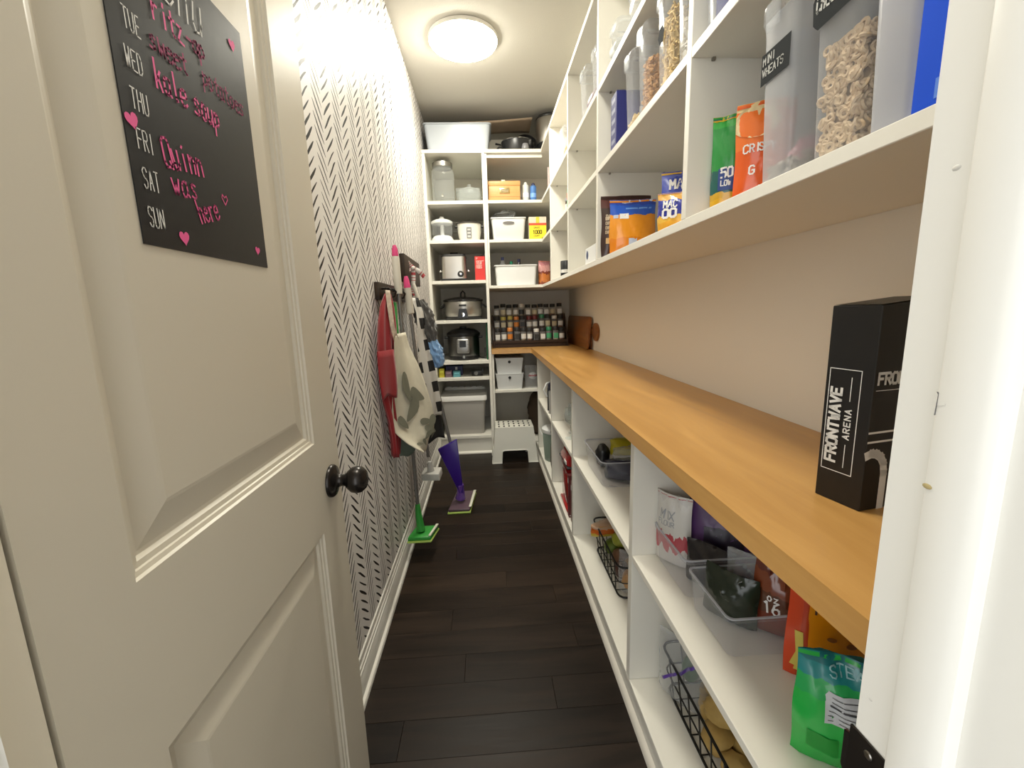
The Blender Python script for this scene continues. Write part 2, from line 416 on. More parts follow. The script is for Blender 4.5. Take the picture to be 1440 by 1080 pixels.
struct(B((XL - .06, YF - .1, 0), (XL, YB + .06, ZC)).build('wall_left', wallpaper(), smooth=0))
struct(B((XR, YF - .1, 0), (XR + .06, YB + .06, ZC)).build('wall_right', WALLP, smooth=0))
struct(B((XL, YB, 0), (XR, YB + .06, ZC)).build('wall_back', WALLP, smooth=0))
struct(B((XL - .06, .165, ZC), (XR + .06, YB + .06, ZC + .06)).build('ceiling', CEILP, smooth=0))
w = MB()
w.box((-1.3, .165, 0), (-.347, YF, ZC)).box((.312, .165, 0), (1.6, YF, ZC)).box((-.347, .165, 2.07), (.312, YF, ZC))
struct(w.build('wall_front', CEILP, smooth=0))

# added unseen hall wall, ceiling and floor shape the daylight; open left and behind
struct(B((.72, -2.2, 0), (.78, .165, 2.6)).build('wall_hall_added', mat('hall_paint', (.52, .49, .44), .8), smooth=0))
struct(B((-2.6, -2.2, 2.6), (.78, .165, 2.66)).build('ceiling_hall_added', mat('hall_ceiling_paint', (.7, .69, .66), .9), smooth=0))
struct(B((-2.6, -2.2, -.06), (-.62, .165, -.001)).build('floor_hall_added', mat('hall_floor', (.03, .02, .015), .5), smooth=0))

# baseboard and kick mouldings: stepped profile run along the wall
BP = [(0, 0), (.026, 0), (.026, .007), (.023, .013), (.0175, .0165), (.0145, .0175), (.0145, .078), (.0120, .083), (.0120, .092), (.0090, .095), (.0090, .106), (.0055, .111), (.0045, .130), (0, .134)]
def run_y(prof, x, sgn, y0, y1): return MB().prism(prof, y0, y1, lambda u, v, h: (x + sgn * u, h, v))
struct(run_y(BP, XL, 1, .29, 3.655).build('baseboard_left', TRIM, smooth=30))

# ---- doorway: jambs, stops, casing
t = MB(); t.box((.290, .160, 0), (.312, YF, 2.07), .001, 1)
t1 = struct(t.build('trim_1', TRIM, smooth=0)); t1['label'] = 'white painted door jamb with scuffs and dents'
def stop(x0, x1): return MB().prism([(.212, x0), (.246, x0), (.246, x1 + .001), (.2445, x1), (.220, x1), (.214, x1 + (x0 - x1) * .35)], 0, 2.05, lambda u, v, h: (v, u, h))
stop(.290, .279).build('door_stop', TRIM, t1, smooth=40)
sp_ = MB().prism([(.252, .840), (.284, .840), (.284, .906), (.252, .906)], .2899, .2878, lambda u, v, h: (h, u, v), .0004, 1)
sp_.prism([(.2835, .850), (.293, .856), (.293, .890), (.2835, .896)], .2915, .2892, lambda u, v, h: (h + .006 * max(0, (u - .286) / .014), u, v))
st = sp_.build('strike_plate', BRONZE, t1, smooth=0); st['label'] = 'dark bronze strike plate'
for zz in (.850, .896):
    MB().lathe([(0, .2867), (.0028, .2869), (.0036, .2876), (.0036, .2880)], (0, .266, zz), 12, 'X').build('screw', mat('worn_steel', (.3, .28, .25), .3, metal=1.), st)
# dents and scuffs on the jamb paint
sc = MB()
for (yy, zz, r) in ((.263, 1.328, .0022), (.245, 1.215, .0012), (.272, .941, .0013), (.253, 1.27, .0010)):
    sc.ball((.2900, yy, zz), r, 8, (.25, 1.3, .8))
sc.build('dent', mat('dent_paint', (.62, .60, .55), .5), t1)
sc = MB(); ribbons(sc, [[(.2455, 1.192), (.2462, 1.178)], [(.2455, 1.184), (.2405, 1.1855)]], .0012, lambda u, v, h: (.2788 if u < .2461 else .2894, u, v))
sc.build('scuff_mark', mat('grey_scuff', (.16, .15, .15), .7), t1, smooth=0)
MB().ball((.2788, .2435, 1.131), .002, 8, (.2, 1.6, .9)).build('paint_chip', mat('chip_wood', (.42, .33, .15), .7), t1)
t2 = struct(B((-.347, .160, 0), (-.325, YF, 2.07), .001, 1).build('trim_2', mat('jamb_paint_left', (.74, .68, .56), .4), smooth=0))
stop(-.325, -.314).build('door_stop', TRIM, t2, smooth=40)
struct(B((-.325, .160, 2.05), (.290, YF, 2.07), .001, 1).build('trim_3', TRIM, smooth=0))
c = MB(); c.box((.300, .145, 0), (.37, .165, 2.12), .004).box((-.405, .145, 0), (-.335, .165, 2.12), .004).box((-.335, .145, 2.06), (.300, .165, 2.12), .004)
struct(c.build('trim_4', TRIM, smooth=0))

# ---- the open door: two moulded panels
DX, DY0, DY1, DZ0, DZ1 = -.325, .286, .895, .012, 2.035
def door_mesh():
    mb = MB(); xb = DX - .035
    mb._add([(xb, DY0, DZ0), (xb, DY1, DZ0), (xb, DY1, DZ1), (xb, DY0, DZ1), (DX, DY0, DZ0), (DX, DY1, DZ0), (DX, DY1, DZ1), (DX, DY0, DZ1)],
            ((0, 1, 2, 3), (0, 4, 5, 1), (1, 5, 6, 2), (2, 6, 7, 3), (3, 7, 4, 0)))
    pa = (.372, .782)
    holes = [(.22, .838), (1.016, 1.92)]
    def q(y0, z0, y1, z1): mb._add([(DX, y0, z0), (DX, y1, z0), (DX, y1, z1), (DX, y0, z1)], ((0, 1, 2, 3),))
    q(DY0, DZ0, pa[0], DZ1); q(pa[1], DZ0, DY1, DZ1)
    q(pa[0], DZ0, pa[1], holes[0][0]); q(pa[0], holes[0][1], pa[1], holes[1][0]); q(pa[0], holes[1][1], pa[1], DZ1)
    prof = [(0, 0), (.002, -.003), (.0065, -.0045), (.0075, -.0065), (.013, -.0075), (.016, -.0115), (.020, -.012), (.052, -.0045), (.056, -.004)]
    for z0, z1 in holes:
        prev = None
        for ins, d in prof:
            ring = [mb.bm.verts.new((DX + d, yy, zz)) for yy, zz in ((pa[0] + ins, z0 + ins), (pa[1] - ins, z0 + ins), (pa[1] - ins, z1 - ins), (pa[0] + ins, z1 - ins))]
            if prev:
                for j in range(4): mb.bm.faces.new((prev[j], prev[(j + 1) % 4], ring[(j + 1) % 4], ring[j]))
            prev = ring
        mb.bm.faces.new(prev)
    bmesh.ops.remove_doubles(mb.bm, verts=mb.bm.verts[:], dist=1e-5)
    return mb
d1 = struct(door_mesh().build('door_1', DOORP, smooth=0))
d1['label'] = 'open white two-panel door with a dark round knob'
kn = MB().lathe([(.033, 0), (.033, .004), (.030, .008), (.021, .011), (.0135, .014), (.0115, .022), (.0125, .029), (.019, .034), (.0255, .042), (.0275, .052), (.0255, .061), (.018, .069), (.008, .0725), (0, .073)], (DX, .843, .919), 40, 'X')
kn.build('door_knob', BRONZE, d1, smooth=60)

# ---- menu board on the door
PXm = DX - .004 + .0002
CH = mat('chalkboard', (.014, .014, .015), .36, spec=.3, bump=.02)
po = B((PXm, .453, 1.323), (PXm + .0012, .692, 1.640)).build('menu_poster', CH, smooth=0)
tag(po, 'black chalkboard weekly menu sheet with white weekdays and pink handwriting on the door', 'poster')
fp = plane_map((PXm + .0012, 0, 0), (0, 1, 0), (0, 0, 1))
CHW = mat('chalk_white', (.78, .77, .74), .7); PINK = mat('pink_marker', (.78, .10, .30), .6); PINK2 = mat('faded_pink_marker', (.33, .05, .13), .7)
for i, dname in enumerate(('MON', 'TUE', 'WED', 'THU', 'FRI', 'SAT', 'SUN')):
    write(dname, .0185, .0013, fp, CHW, po, 'weekday', wf=.40, gap=2.0, at=(.469 - .0008 * i + (.004 if i < 2 else 0), 1.5575 - .0360 * i), jit=.12, seed=i)
write('menu', .048, .0022, fp, CHW, po, 'menu_title', wf=.62, gap=.9, slant=.15, at=(.508, 1.583), jit=.15, seed=5)
write('ritz', .024, .0026, fp, PINK, po, 'handwriting', wf=.62, gap=.9, at=(.514, 1.553), jit=.25, seed=3)
write('cap', .020, .003, fp, PINK2, po, 'handwriting', wf=.70, gap=.6, at=(.566, 1.556), jit=.4, seed=4)
write('sweet', .022, .0026, fp, PINK2, po, 'handwriting', wf=.66, gap=.8, at=(.504, 1.521), jit=.3, seed=7)
write('potatoes', .021, .0022, fp, PINK2, po, 'handwriting', wf=.66, gap=.8, at=(.588, 1.526), jit=.3, seed=8)
write('kale soup', .027, .0027, fp, PINK, po, 'handwriting', wf=.55, gap=1.0, at=(.504, 1.484), jit=.2, seed=9)
write('Quinn', .028, .0026, fp, PINK, po, 'handwriting', wf=.58, gap=.9, at=(.500, 1.408), jit=.2, seed=10, rot=.12)
write('was', .024, .0022, fp, PINK, po, 'handwriting', wf=.7, gap=1.2, at=(.506, 1.382), jit=.2, seed=11, rot=.1)
write('here', .024, .0022, fp, PINK, po, 'handwriting', wf=.55, gap=.8, at=(.546, 1.360), jit=.2, seed=12, rot=.3)
for (yy, zz, s, r) in ((.512, 1.338, .0085, .1), (.667, 1.345, .0065, -.1), (.4625, 1.437, .0088, .35), (.666, 1.611, .008, .2)):
    heart(MB(), fp, (yy, zz), s, r).build('drawn_heart', PINK, po, smooth=0)
hb = [[(.600 + .006 * a, 1.398 + .006 * b) for a, b in ((0, -1), (-1, .3), (-.7, 1), (0, .5), (.7, 1), (1, .3), (0, -1))]]
ribbons(MB(), hb, .0014, fp, None, .0006).build('drawn_heart', PINK, po, smooth=0)

# ---- ceiling lamp
def lit_dome(name, strength):
    em, en, el, ep = nt(name)
    ep.inputs['Base Color'].default_value = (.9, .9, .88, 1); ep.inputs['Emission Color'].default_value = (*LAMP_COL, 1); ep.inputs['Emission Strength'].default_value = strength
    return em
R = .2
def ceiling_lamp(label, x, y, em):
    cl = thing('ceiling_light', label, 'ceiling light', (x, y, ZC), 0, 'ceiling lights of the pantry')
    MB().lathe([(.190, -.0005), (.2015, -.003), (.2015, -.022), (.2005, -.024), (.1985, -.024)], n=48).build('lamp_base', TRIM, cl)
    MB().lathe([(R * .985, -.0243), (R * .96, -.032), (R * .88, -.040), (R * .75, -.047), (R * .55, -.053), (R * .3, -.057), (.03, -.0585), (0, -.059)], n=48, cap=False).build('dome_shade', em, cl, smooth=60)
ceiling_lamp('round frosted glass dome light on the ceiling near the back shelves', -.072, 2.83, lit_dome('lit_dome', LAMP))
ceiling_lamp('added unseen dome light on the ceiling above the doorway end', .0, 1.02, lit_dome('lit_dome_added', LAMP_ADDED))  # invented second lamp, unseen, lifts the dark near half

# ================================================================== SHELF UNITS (white boards)
def board(parent, lo, hi, name='shelf', m=None): return B(lo, hi, .0012, 1).build(name, m or WHITE, parent, smooth=0)
UX = .485
# tall unit at the back left
tu = thing('tall_shelf_unit', 'tall white open shelf column filled with kitchen appliances against the left wall', 'shelf unit', (0, 0, 0))
board(tu, (-.4585, 3.66, 0), (-.434, 4.355, 2.4815), 'side_panel'); board(tu, (.012, 3.66, 0), (.0355, 4.355, 2.4815), 'side_panel')
TS = [.166, .687, .829, 1.176, 1.502, 1.824, 2.127]
for z in TS: board(tu, (-.4335, 3.664, z - .026), (.0115, 4.355, z))
board(tu, (-.4585, 3.655, 2.482), (.0355, 4.355, 2.507), 'top_board')
board(tu, (-.4335, 3.68, 0), (.0115, 3.694, .1395), 'kick_board')
MB().prism([(3.662, 0), (3.68, 0), (3.68, .02), (3.672, .017), (3.664, .010)], -.4335, .0115, lambda u, v, h: (h, u, v)).build('shoe_moulding', WHITE, tu)
for z in (2.38, 2.07): board(tu, (-.4335, 4.343, z - .07), (.0115, 4.356, z), 'back_cleat')
# corner upper unit: continues along the back wall
cu = thing('corner_shelf_unit', 'white open wall shelves in the back corner above the spice rack', 'shelf unit', (0, 0, 0))
board(cu, (.0365, 3.668, 1.431), (.052, 4.355, 2.4815), 'side_panel')
US = [1.454, 1.822, 2.127]
for z in US: board(cu, (.0525, 3.664, z - .023), (.8435, 4.355, z))
board(cu, (.0365, 3.655, 2.482), (.8435, 4.355, 2.507), 'top_board')
board(cu, (.0525, 3.685, 2.452), (.50, 3.697, 2.4815), 'front_rail')
board(cu, (.0525, 4.343, 2.31), (.8435, 4.356, 2.38), 'back_cleat')
# long upper unit on the right wall
uu = thing('wall_shelf_unit', 'long white open wall shelves with cubbies of packets and clear canisters along the right wall', 'shelf unit', (0, 0, 0))
UD = [.3025, 1.063, 1.885, 2.53, 3.20]
board(uu, (UX, .30, 1.431), (.8435, 3.6535, 1.454), 'bottom_board'); board(uu, (UX, .30, 2.482), (.8435, 3.6535, 2.507), 'top_board')
for z in US[1:]:
    for a, b in zip(UD, UD[1:] + [3.64]): board(uu, (UX + .001, a + .0115, z - .023), (.8435, (b - .0115) if b < 3.6 else 3.6535, z))
for y in UD: board(uu, (UX, y - .011, 1.4545), (.8435, y + .011, 2.4815), 'divider')
for a, b in zip(UD, UD[1:]):
    for z in US[1:]:
        for yy in (a + .016, b - .016):
            for xx in (UX + .05, UX + .28): B((xx - .004, yy - .004, z - .030), (xx + .004, yy + .004, z - .0232), .001, 1).build('shelf_pin', mat('dull_nickel', (.35, .33, .29), .4, metal=1.), uu)
# base unit on the right wall
bu = thing('base_shelf_unit', 'long white open base shelves under the wooden worktop along the right wall', 'shelf unit', (0, 0, 0))
BX = .41; BD = [.3025, 1.170, 2.058, 2.758, 3.508]; MS = .515; BS = .085
board(bu, (BX, .30, .063), (.8435, 3.655, BS), 'bottom_board'); board(bu, (BX + .003, .30, 0), (BX + .017, 3.655, .0625), 'kick_board')
MB().prism([(.397, 0), (BX + .0025, 0), (BX + .0025, .021), (.405, .017), (.399, .010)], .30, 3.655, lambda u, v, h: (u, h, v)).build('shoe_moulding', mat('grey_shoe_paint', (.62, .59, .53), .4), bu)
for a, b in zip(BD, BD[1:]): board(bu, (BX + .001, a + .0155, MS - .02), (.8435, b - .0155, MS))
for y in BD: board(bu, (BX, y - .015, BS + .0005), (.8435, y + .015, .8795), 'divider')
# base unit in the back corner
bb = thing('corner_base_unit', 'white open base shelf in the back corner holding two small drawers', 'shelf unit', (0, 0, 0))
board(bb, (.0365, 3.69, 0), (.056, 4.355, .8795), 'side_panel'); board(bb, (.0565, 3.694, .536), (.8435, 4.355, .559)); board(bb, (.0565, 3.694, .063), (.8435, 4.355, BS), 'bottom_board')
board(bb, (.0565, 3.706, 0), (.8435, 3.72, .0625), 'kick_board')

# worktop: one L of honey-coloured wood
ct = MB().prism([(.385, .286), (.8435, .286), (.8435, 4.356), (.0375, 4.356), (.0375, 3.668), (.375, 3.668), (.385, 3.658)], .880, .920, bev=.0025, seg=2).build('worktop', COUNTER, smooth=20)
tag(ct, 'honey coloured wooden worktop running along the right wall and round the back corner', 'worktop')
CT = .9202

# ================================================================== BUILDERS FOR THE GOODS
def pouch_surface(w, h, t, seed=0, wr=.004, top=.04, lean=0., slump=0.):
    """front/back surface of a filled bag: u in [-w/2, w/2], v in [0, h]"""
    r = random.Random(seed); ph = [(r.uniform(2, 7), r.uniform(2, 7), r.uniform(0, 6.3)) for _ in range(4)]
    def T(u, v):
        a = max(0., 1 - (2 * u / w) ** 2) ** .55
        k = v / h
        pr = (.55 + .45 * min(1, k / .18)) if k < .18 else (1 if k < .55 else top + (1 - top) * max(0, 1 - ((k - .55) / .45) ** 1.6))
        return t / 2 * a * pr
    def f(u, v, lift=0., side=-1):
        u_ = max(-w / 2, min(w / 2, u)); v_ = max(0, min(h, v)); k = v_ / h
        n = sum(math.sin(a * 6.28 * u_ / w + b * 6.28 * k * .6 + c) for a, b, c in ph) / 4
        a = max(0., 1 - (2 * u_ / w) ** 2) ** .5
        y = T(u_, v_) + wr * n * a * (.4 + k) + lift
        ed = 1 + .02 * math.sin(9 * k + ph[0][2])
        return Vector((u_ * ed, side * max(0, y) + lean * k * k + .006 * k * math.sin(ph[1][2] + 5 * u_ / w), v_ * (1 - slump * .04 * math.sin(3 * u_ / w + ph[2][2]))))
    return f
def pouch_mesh(w, h, t, seed=0, wr=.004, top=.04, lean=0., nu=14, nv=16):
    f = pouch_surface(w, h, t, seed, wr, top, lean); mb = MB()
    loops = []
    for j in range(nv + 1):
        v = h * j / nv
        ring = [f(-w / 2 + w * i / nu, v, 0, -1) for i in range(nu + 1)] + [f(w / 2 - w * i / nu, v, 0, 1) for i in range(1, nu)]
        loops.append([mb.bm.verts.new(p) for p in ring])
    N = len(loops[0])
    for a, b in zip(loops, loops[1:]):
        for i in range(N): mb.bm.faces.new((a[i], a[(i + 1) % N], b[(i + 1) % N], b[i]))
    mb.bm.faces.new(loops[0][::-1]); mb.bm.faces.new(loops[-1])
    return mb, f
def pouch(name, label, cat, loc, rz, w, h, t, m, seed=0, wr=.004, top=.04, lean=0., group=None, rx_=0., ry_=0.):
    root = thing(name, label, cat, loc, rz, group, rx_=rx_, ry_=ry_)
    mb, f = pouch_mesh(w, h, t, seed, wr, top, lean)
    mb.build('bag', m, root, smooth=60)
    MB().grid(lambda a, b: f(-w / 2 + w * a, h * (.955 + .045 * b), .0009, -1), 10, 2).build('top_seal', m, root, smooth=60)
    return root, f
def carton(name, label, cat, loc, rz, w, d, h, m, parts=(), group=None, rx_=0., ry_=0.):
    """carton with base centre at loc; local front face is -y, left side -x"""
    root = thing(name, label, cat, loc, rz, group, rx_=rx_, ry_=ry_)
    B((-w / 2, -d / 2, 0), (w / 2, d / 2, h), .0015, 1).build('carton_body', m, root, smooth=0)
    return root, plane_map((-w / 2, -d / 2 - .0002, 0), (1, 0, 0), (0, 0, 1)), plane_map((-w / 2 - .0002, d / 2, 0), (0, -1, 0), (0, 0, 1))

def canister(label, loc, w, d, h, rz=0., m=None, lidm=None, name='storage_canister', group='clear food canisters on the wall shelves', lid_h=.03):
    """tall clear food box: x is depth, y width"""
    root = thing(name, label, 'canister', loc, rz, group)
    MB().frustum(0, 0, 0, 0, 0, 0, .014, 4, ribs=[(d * .86, w * .86, .001), (d * .90, w * .90, .004), (d * .97, w * .97, h * .80), (d * .985, w * .985, h - lid_h)], cap1=False).build('body', m or PLASTIC, root, smooth=50)
    MB().frustum(0, 0, 0, 0, 0, 0, .016, 4, ribs=[(d * 1.0, w * 1.0, h - lid_h - .006), (d * 1.02, w * 1.02, h - lid_h), (d * 1.02, w * 1.02, h - .008), (d * .96, w * .94, h), (d * .80, w * .74, h), (d * .78, w * .72, h - .006)], cap0=False).build('lid', lidm or PLASTIC, root, smooth=40)
    for s in (-1, 1):
        B((s * d * .51 - .003 + (.003 * s), -w * .2, h - lid_h - .022), (s * d * .51 + .003 + (.003 * s), w * .2, h - .01), .002, 1).build('clip', lidm or PLASTIC, root)
    return root
def fill_bits(name, label, loc, w, d, h, kind, m, n, seed=1, core=True, rz=0., corem=None):
    """loose food inside a box, uncountable"""
    r = random.Random(seed); mb = MB()
    if core: mb.frustum(0, 0, 0, 0, 0, 0, .012, 3, ribs=[(d * .78, w * .70, 0), (d * .80, w * .72, h * .86)])
    nc = len(mb.bm.faces)
    protos = {}
    def proto(k):
        t = MB()
        if k == 'ring':
            P = [[None] * 9 for _ in range(9)]
            Rr, q = .0052, .0026; NU, NV = 10, 5
            vs = [[t.bm.verts.new(((Rr + q * math.cos(2 * PI * j / NV)) * math.cos(2 * PI * i / NU), (Rr + q * math.cos(2 * PI * j / NV)) * math.sin(2 * PI * i / NU), q * math.sin(2 * PI * j / NV))) for j in range(NV)] for i in range(NU)]
            for i in range(NU):
                for j in range(NV): t.bm.faces.new((vs[i][j], vs[(i + 1) % NU][j], vs[(i + 1) % NU][(j + 1) % NV], vs[i][(j + 1) % NV]))
        elif k == 'flake': t.lathe([(0, -.002), (.006, -.0012), (.007, .001), (0, .003)], n=6)
        elif k == 'stick': t.tube([(0, 0, -.012), (0, .001, 0), (0, 0, .012)], .0026, 5)
        elif k == 'chip': t.lathe([(0, .003), (.012, 0), (.017, -.004)], n=7, cap=False)
        me = bpy.data.meshes.new('t'); t.bm.to_mesh(me); t.bm.free()
        V = [v.co.copy() for v in me.vertices]; F = [tuple(p.vertices) for p in me.polygons]; bpy.data.meshes.remove(me); return V, F
    V, F = proto(kind)
    AV, AF = [], []
    for i in range(n):
        z = r.uniform(.006, h)
        s = r.random(); W_, D_ = w * .43, d * .44; tl = .55 if kind == 'ring' else 3.2
        if s < .28: p = Vector((-D_ + r.uniform(0, .007), r.uniform(-W_, W_), z)); ax = Matrix.Rotation(PI / 2 + r.uniform(-tl, tl), 4, 'Y')
        elif s < .84: p = Vector((r.uniform(-D_, D_ * .3), -W_ + r.uniform(0, .007), z)); ax = Matrix.Rotation(PI / 2 + r.uniform(-tl, tl), 4, 'X')
        else: p = Vector((r.uniform(-D_, D_), r.uniform(-W_, W_), h * .88 + r.uniform(0, .012))); ax = Matrix.Rotation(r.uniform(-.6, .6), 4, 'X')
        Mx = Matrix.Translation(p) @ Matrix.Rotation(r.uniform(-tl, tl) * .8, 4, 'Z') @ ax @ Matrix.Scale(r.uniform(.85, 1.12), 4)
        b0 = len(AV); AV += [Mx @ v for v in V]; AF += [tuple(b0 + k for k in f) for f in F]
    mb._add(AV, AF)
    o = mb.build(name, m, None, smooth=60)
    if corem:
        o.data.materials.append(corem)
        for i_ in range(nc): o.data.polygons[i_].material_index = 1
    o.location = loc; o.rotation_euler = (0, 0, rz)
    return tag(o, label, 'food', None, 'stuff')
def open_bin(name, label, cat, loc, rz, w, d, h, m, taper=.9, rim=.006, group=None, slot=False, r=.02):
    """open-topped moulded bin; w along x, d along y"""
    root = thing(name, label, cat, loc, rz, group)
    MB().frustum(0, 0, 0, 0, 0, 0, r, 4, ribs=[(w * taper * .97, d * taper * .97, .0008), (w * taper, d * taper, .004), (w, d, h), (w + 2 * rim, d + 2 * rim, h), (w + 2 * rim, d + 2 * rim, h - .008), (w + .001, d + .001, h - .009)], cap1=False).build('bin_wall', m, root, smooth=40)
    if m is BINP: MB().frustum(0, 0, 0, 0, 0, 0, r, 4, ribs=[(w + .001, d + .001, h - .001), (w + .009, d + .009, h - .001), (w + .009, d + .009, h + .002), (w + .001, d + .001, h + .002), (w + .001, d + .001, h - .001)], cap0=False, cap1=False).build('bin_rim', FROST2, root, smooth=40)
    else: MB().frustum(0, 0, 0, 0, 0, 0, r, 4, ribs=[(w - .004, d - .004, h - .0005), (w * taper - .004, d * taper - .004, .005)], cap0=False).build('bin_lining', m, root, smooth=40)
    return root
def wire_basket(label, loc, w, d, h, rz=0.):
    root = thing('wire_basket', label, 'basket', loc, rz, 'black wire baskets on the bottom shelf')
    def rect(z, ww, dd): return [(-ww / 2, -dd / 2, z), (ww / 2, -dd / 2, z), (ww / 2, dd / 2, z), (-ww / 2, dd / 2, z)]
    def rrect(z, ww, dd, k=.03):
        P = []
        for (sx, sy, a0) in ((1, -1, -PI / 2), (1, 1, 0), (-1, 1, PI / 2), (-1, -1, PI)):
            for j in range(4):
                a = a0 + PI / 2 * j / 3; P.append((sx * (ww / 2 - k) + k * math.cos(a), sy * (dd / 2 - k) + k * math.sin(a), z))
        return P
    MB().tube(rrect(h, w, d), .004, 6, True).build('top_rim', WIRE, root)
    MB().tube(rrect(.0045, w * .9, d * .9), .004, 6, True).build('bottom_rim', WIRE, root)
    MB().tube(rrect(h * .5, w * .95, d * .95), .0025, 6, True).build('middle_rim', WIRE, root)
    def upright(p, q): MB().tube([p, q], .0024, 5).build('upright_wire', WIRE, root)
    n = max(3, int(d / .055)); k = max(3, int(w / .06))
    for i in range(1, n):
        yy = -d / 2 + d * i / n
        for s in (-1, 1): upright((s * w * .45, yy * .9, .004), (s * w / 2, yy, h))
        MB().tube([(-w * .45, yy * .9, .0045), (w * .45, yy * .9, .0045)], .002, 5).build('floor_wire', WIRE, root)
    for i in range(1, k):
        xx = -w / 2 + w * i / k
        for s in (-1, 1): upright((xx * .9, s * d * .45, .004), (xx, s * d / 2, h))
    for s in (-1, 1):
        MB().tube([(-.05, s * d / 2, h), (-.05, s * (d / 2 + .004), h + .065), (-.035, s * (d / 2 + .006), h + .08), (.035, s * (d / 2 + .006), h + .08), (.05, s * (d / 2 + .004), h + .065), (.05, s * d / 2, h)], .0042, 6).build('handle', WIRE, root)
    return root
def blob(name, label, cat, loc, sq, m, seed=0, amp=.12, n=18, parent=None, rz=0., group=None, rx_=0.):
    """soft lump: fruit, bread, crumpled plastic"""
    r = random.Random(seed); ph = [(r.uniform(1, 4), r.uniform(1, 4), r.uniform(0, 6.3)) for _ in range(5)]
    def fn(u, v):
        th, f = 2 * PI * u, PI * v
        k = 1 + amp * sum(math.sin(a * math.sin(th) * 2 + b * math.cos(f) * 3 + c + math.cos(th) * a) for a, b, c in ph) / 3
        return (sq[0] * k * math.sin(f) * math.cos(th), sq[1] * k * math.sin(f) * math.sin(th), sq[2] * (1 - (1 + .5 * (k - 1)) * math.cos(f)))
    mb = MB().grid(fn, n, n // 2 + 2, closed_u=True)
    bmesh.ops.remove_doubles(mb.bm, verts=mb.bm.verts[:], dist=1e-6)
    o = mb.build(name, m, parent, smooth=70); o.location = loc; o.rotation_euler = (rx_, 0, rz)
    if label: tag(o, label, cat, group)
    return o

# ================================================================== TALL UNIT, from the top down
zt = 2.5075
b = open_bin('storage_bin', 'large white frosted plastic storage bin on top of the tall shelf column', 'bin', (-.172, 3.875, zt), 0, .525, .37, .205, mat('milky_plastic', (.50, .54, .59), .3), .91, .008, r=.03)
# sheet of packing foam folded over the bin, kraft roll behind
def sheet(u, v):
    x = -.43 + .865 * u
    return (x, 3.80 + .26 * v - .05 * u, 2.727 + .020 * math.sin(2.2 * u) * (1 - v * .5) + .026 * u + .006 * math.sin(7 * u + 3 * v))
o = MB().grid(sheet, 24, 6).build('wrapping_paper', mat('kraft_paper', (.40, .30, .21), .7, var=.2, bump=.2, bscale=12), None, 60, solid=.004)
tag(o, 'long creased sheet of brown wrapping paper lying over the white storage bin', 'paper')
# black stock pot lying low, dark pan behind it
p = thing('stock_pot', 'low black enamel pot with side handles on top of the corner shelves', 'pot', (.315, 3.83, zt))
MB().lathe([(.10, 0), (.125, .004), (.132, .02), (.134, .098), (.137, .10), (.134, .103)], n=32).build('pot_body', BLACK, p)
MB().lathe([(.136, .1005), (.138, .104), (.12, .112), (.05, .120), (.02, .121)], n=32).build('lid', mat('dark_lid', (.03, .03, .03), .2), p)
MB().tube([(.137 * math.cos(a), .137 * math.sin(a), .1005) for a in [2 * PI * i / 32 for i in range(32)]], .0016, 6, True).build('lid_rim', CHROME, p)
for s in (-1, 1): MB().tube([(s * .128, -.035, .06), (s * .155, -.03, .062), (s * .165, 0, .062), (s * .155, .03, .062), (s * .128, .035, .06)], .008, 8).build('handle', BLACK, p)
MB().lathe([(.02, 0), (.028, .004), (.03, .02), (.022, .045), (0, .047)], (.05, -.15, 0), 16).build('front_knob', mat('grey_knob', (.22, .22, .23), .3), p)
p = thing('frying_pan', 'dark frying pan standing on edge behind the black pot', 'pan', (.40, 4.10, zt + .13))
MB().lathe([(0, 0), (.10, 0), (.125, -.035), (.129, -.035), (.104, .004), (0, .004)], axis='Y', n=32).build('pan_bowl', BLACKM, p)
MB().tube([(-.12, -.01, .03), (-.2, -.012, .05), (-.26, -.012, .06)], [.008, .007, .009], 8).build('handle', BLACKM, p)
# tall steel urn
p = thing('coffee_urn', 'tall stainless steel urn with black lid and base on the corner shelves near the ceiling', 'urn', (.585, 3.80, zt))
MB().lathe([(.112, 0), (.118, .005), (.118, .07), (.114, .075)], n=36).build('base', BLACK, p)
MB().lathe([(.117, .0755), (.118, .08), (.118, .255), (.115, .26)], n=36).build('urn_body', STEEL, p)
MB().lathe([(.117, .2605), (.118, .268), (.105, .285), (.05, .298), (0, .30)], n=36).build('lid', BLACK, p)
MB().lathe([(.012, .300), (.016, .308), (.012, .314), (0, .315)], n=16).build('lid_knob', CHROME, p)
MB().tube([(-.02, -.119, .02), (-.02, -.15, .02), (-.02, -.158, .005)], .008, 8).build('spout', BLACK, p)

z1 = 2.1275
p = thing('drink_dispenser', 'tall ribbed glass drink jar with a metal lid, highest shelf of the column', 'jar', (-.312, 3.80, z1))
MB().lathe([(.080, .0), (.090, .006), (.092, .02), (.090, .06), (.092, .10), (.090, .14), (.092, .18), (.091, .24), (.086, .262), (.074, .272), (.072, .280)], n=32, cap=False).build('glass_body', GLASS, p, smooth=60)
MB().lathe([(.0, .001), (.073, .0012), (.073, .004)], n=32, cap=False).build('glass_base', GLASS, p, smooth=60)
MB().lathe([(.076, .2805), (.083, .285), (.083, .318), (.066, .330), (.02, .336), (0, .337)], n=32).build('lid', mat('dark_zinc', (.36, .35, .33), .3, metal=1.), p)
MB().lathe([(.016, .3375), (.018, .341), (.012, .347), (0, .348)], n=16).build('lid_knob', CHROME, p)
MB().tube([(0, -.086, .05), (0, -.115, .05), (0, -.12, .04)], .008, 8).build('tap', CHROME, p)
p = thing('cookie_jar', 'rounded clear glass jar with knobbed glass lid beside the tall drink jar', 'jar', (-.098, 3.80, z1))
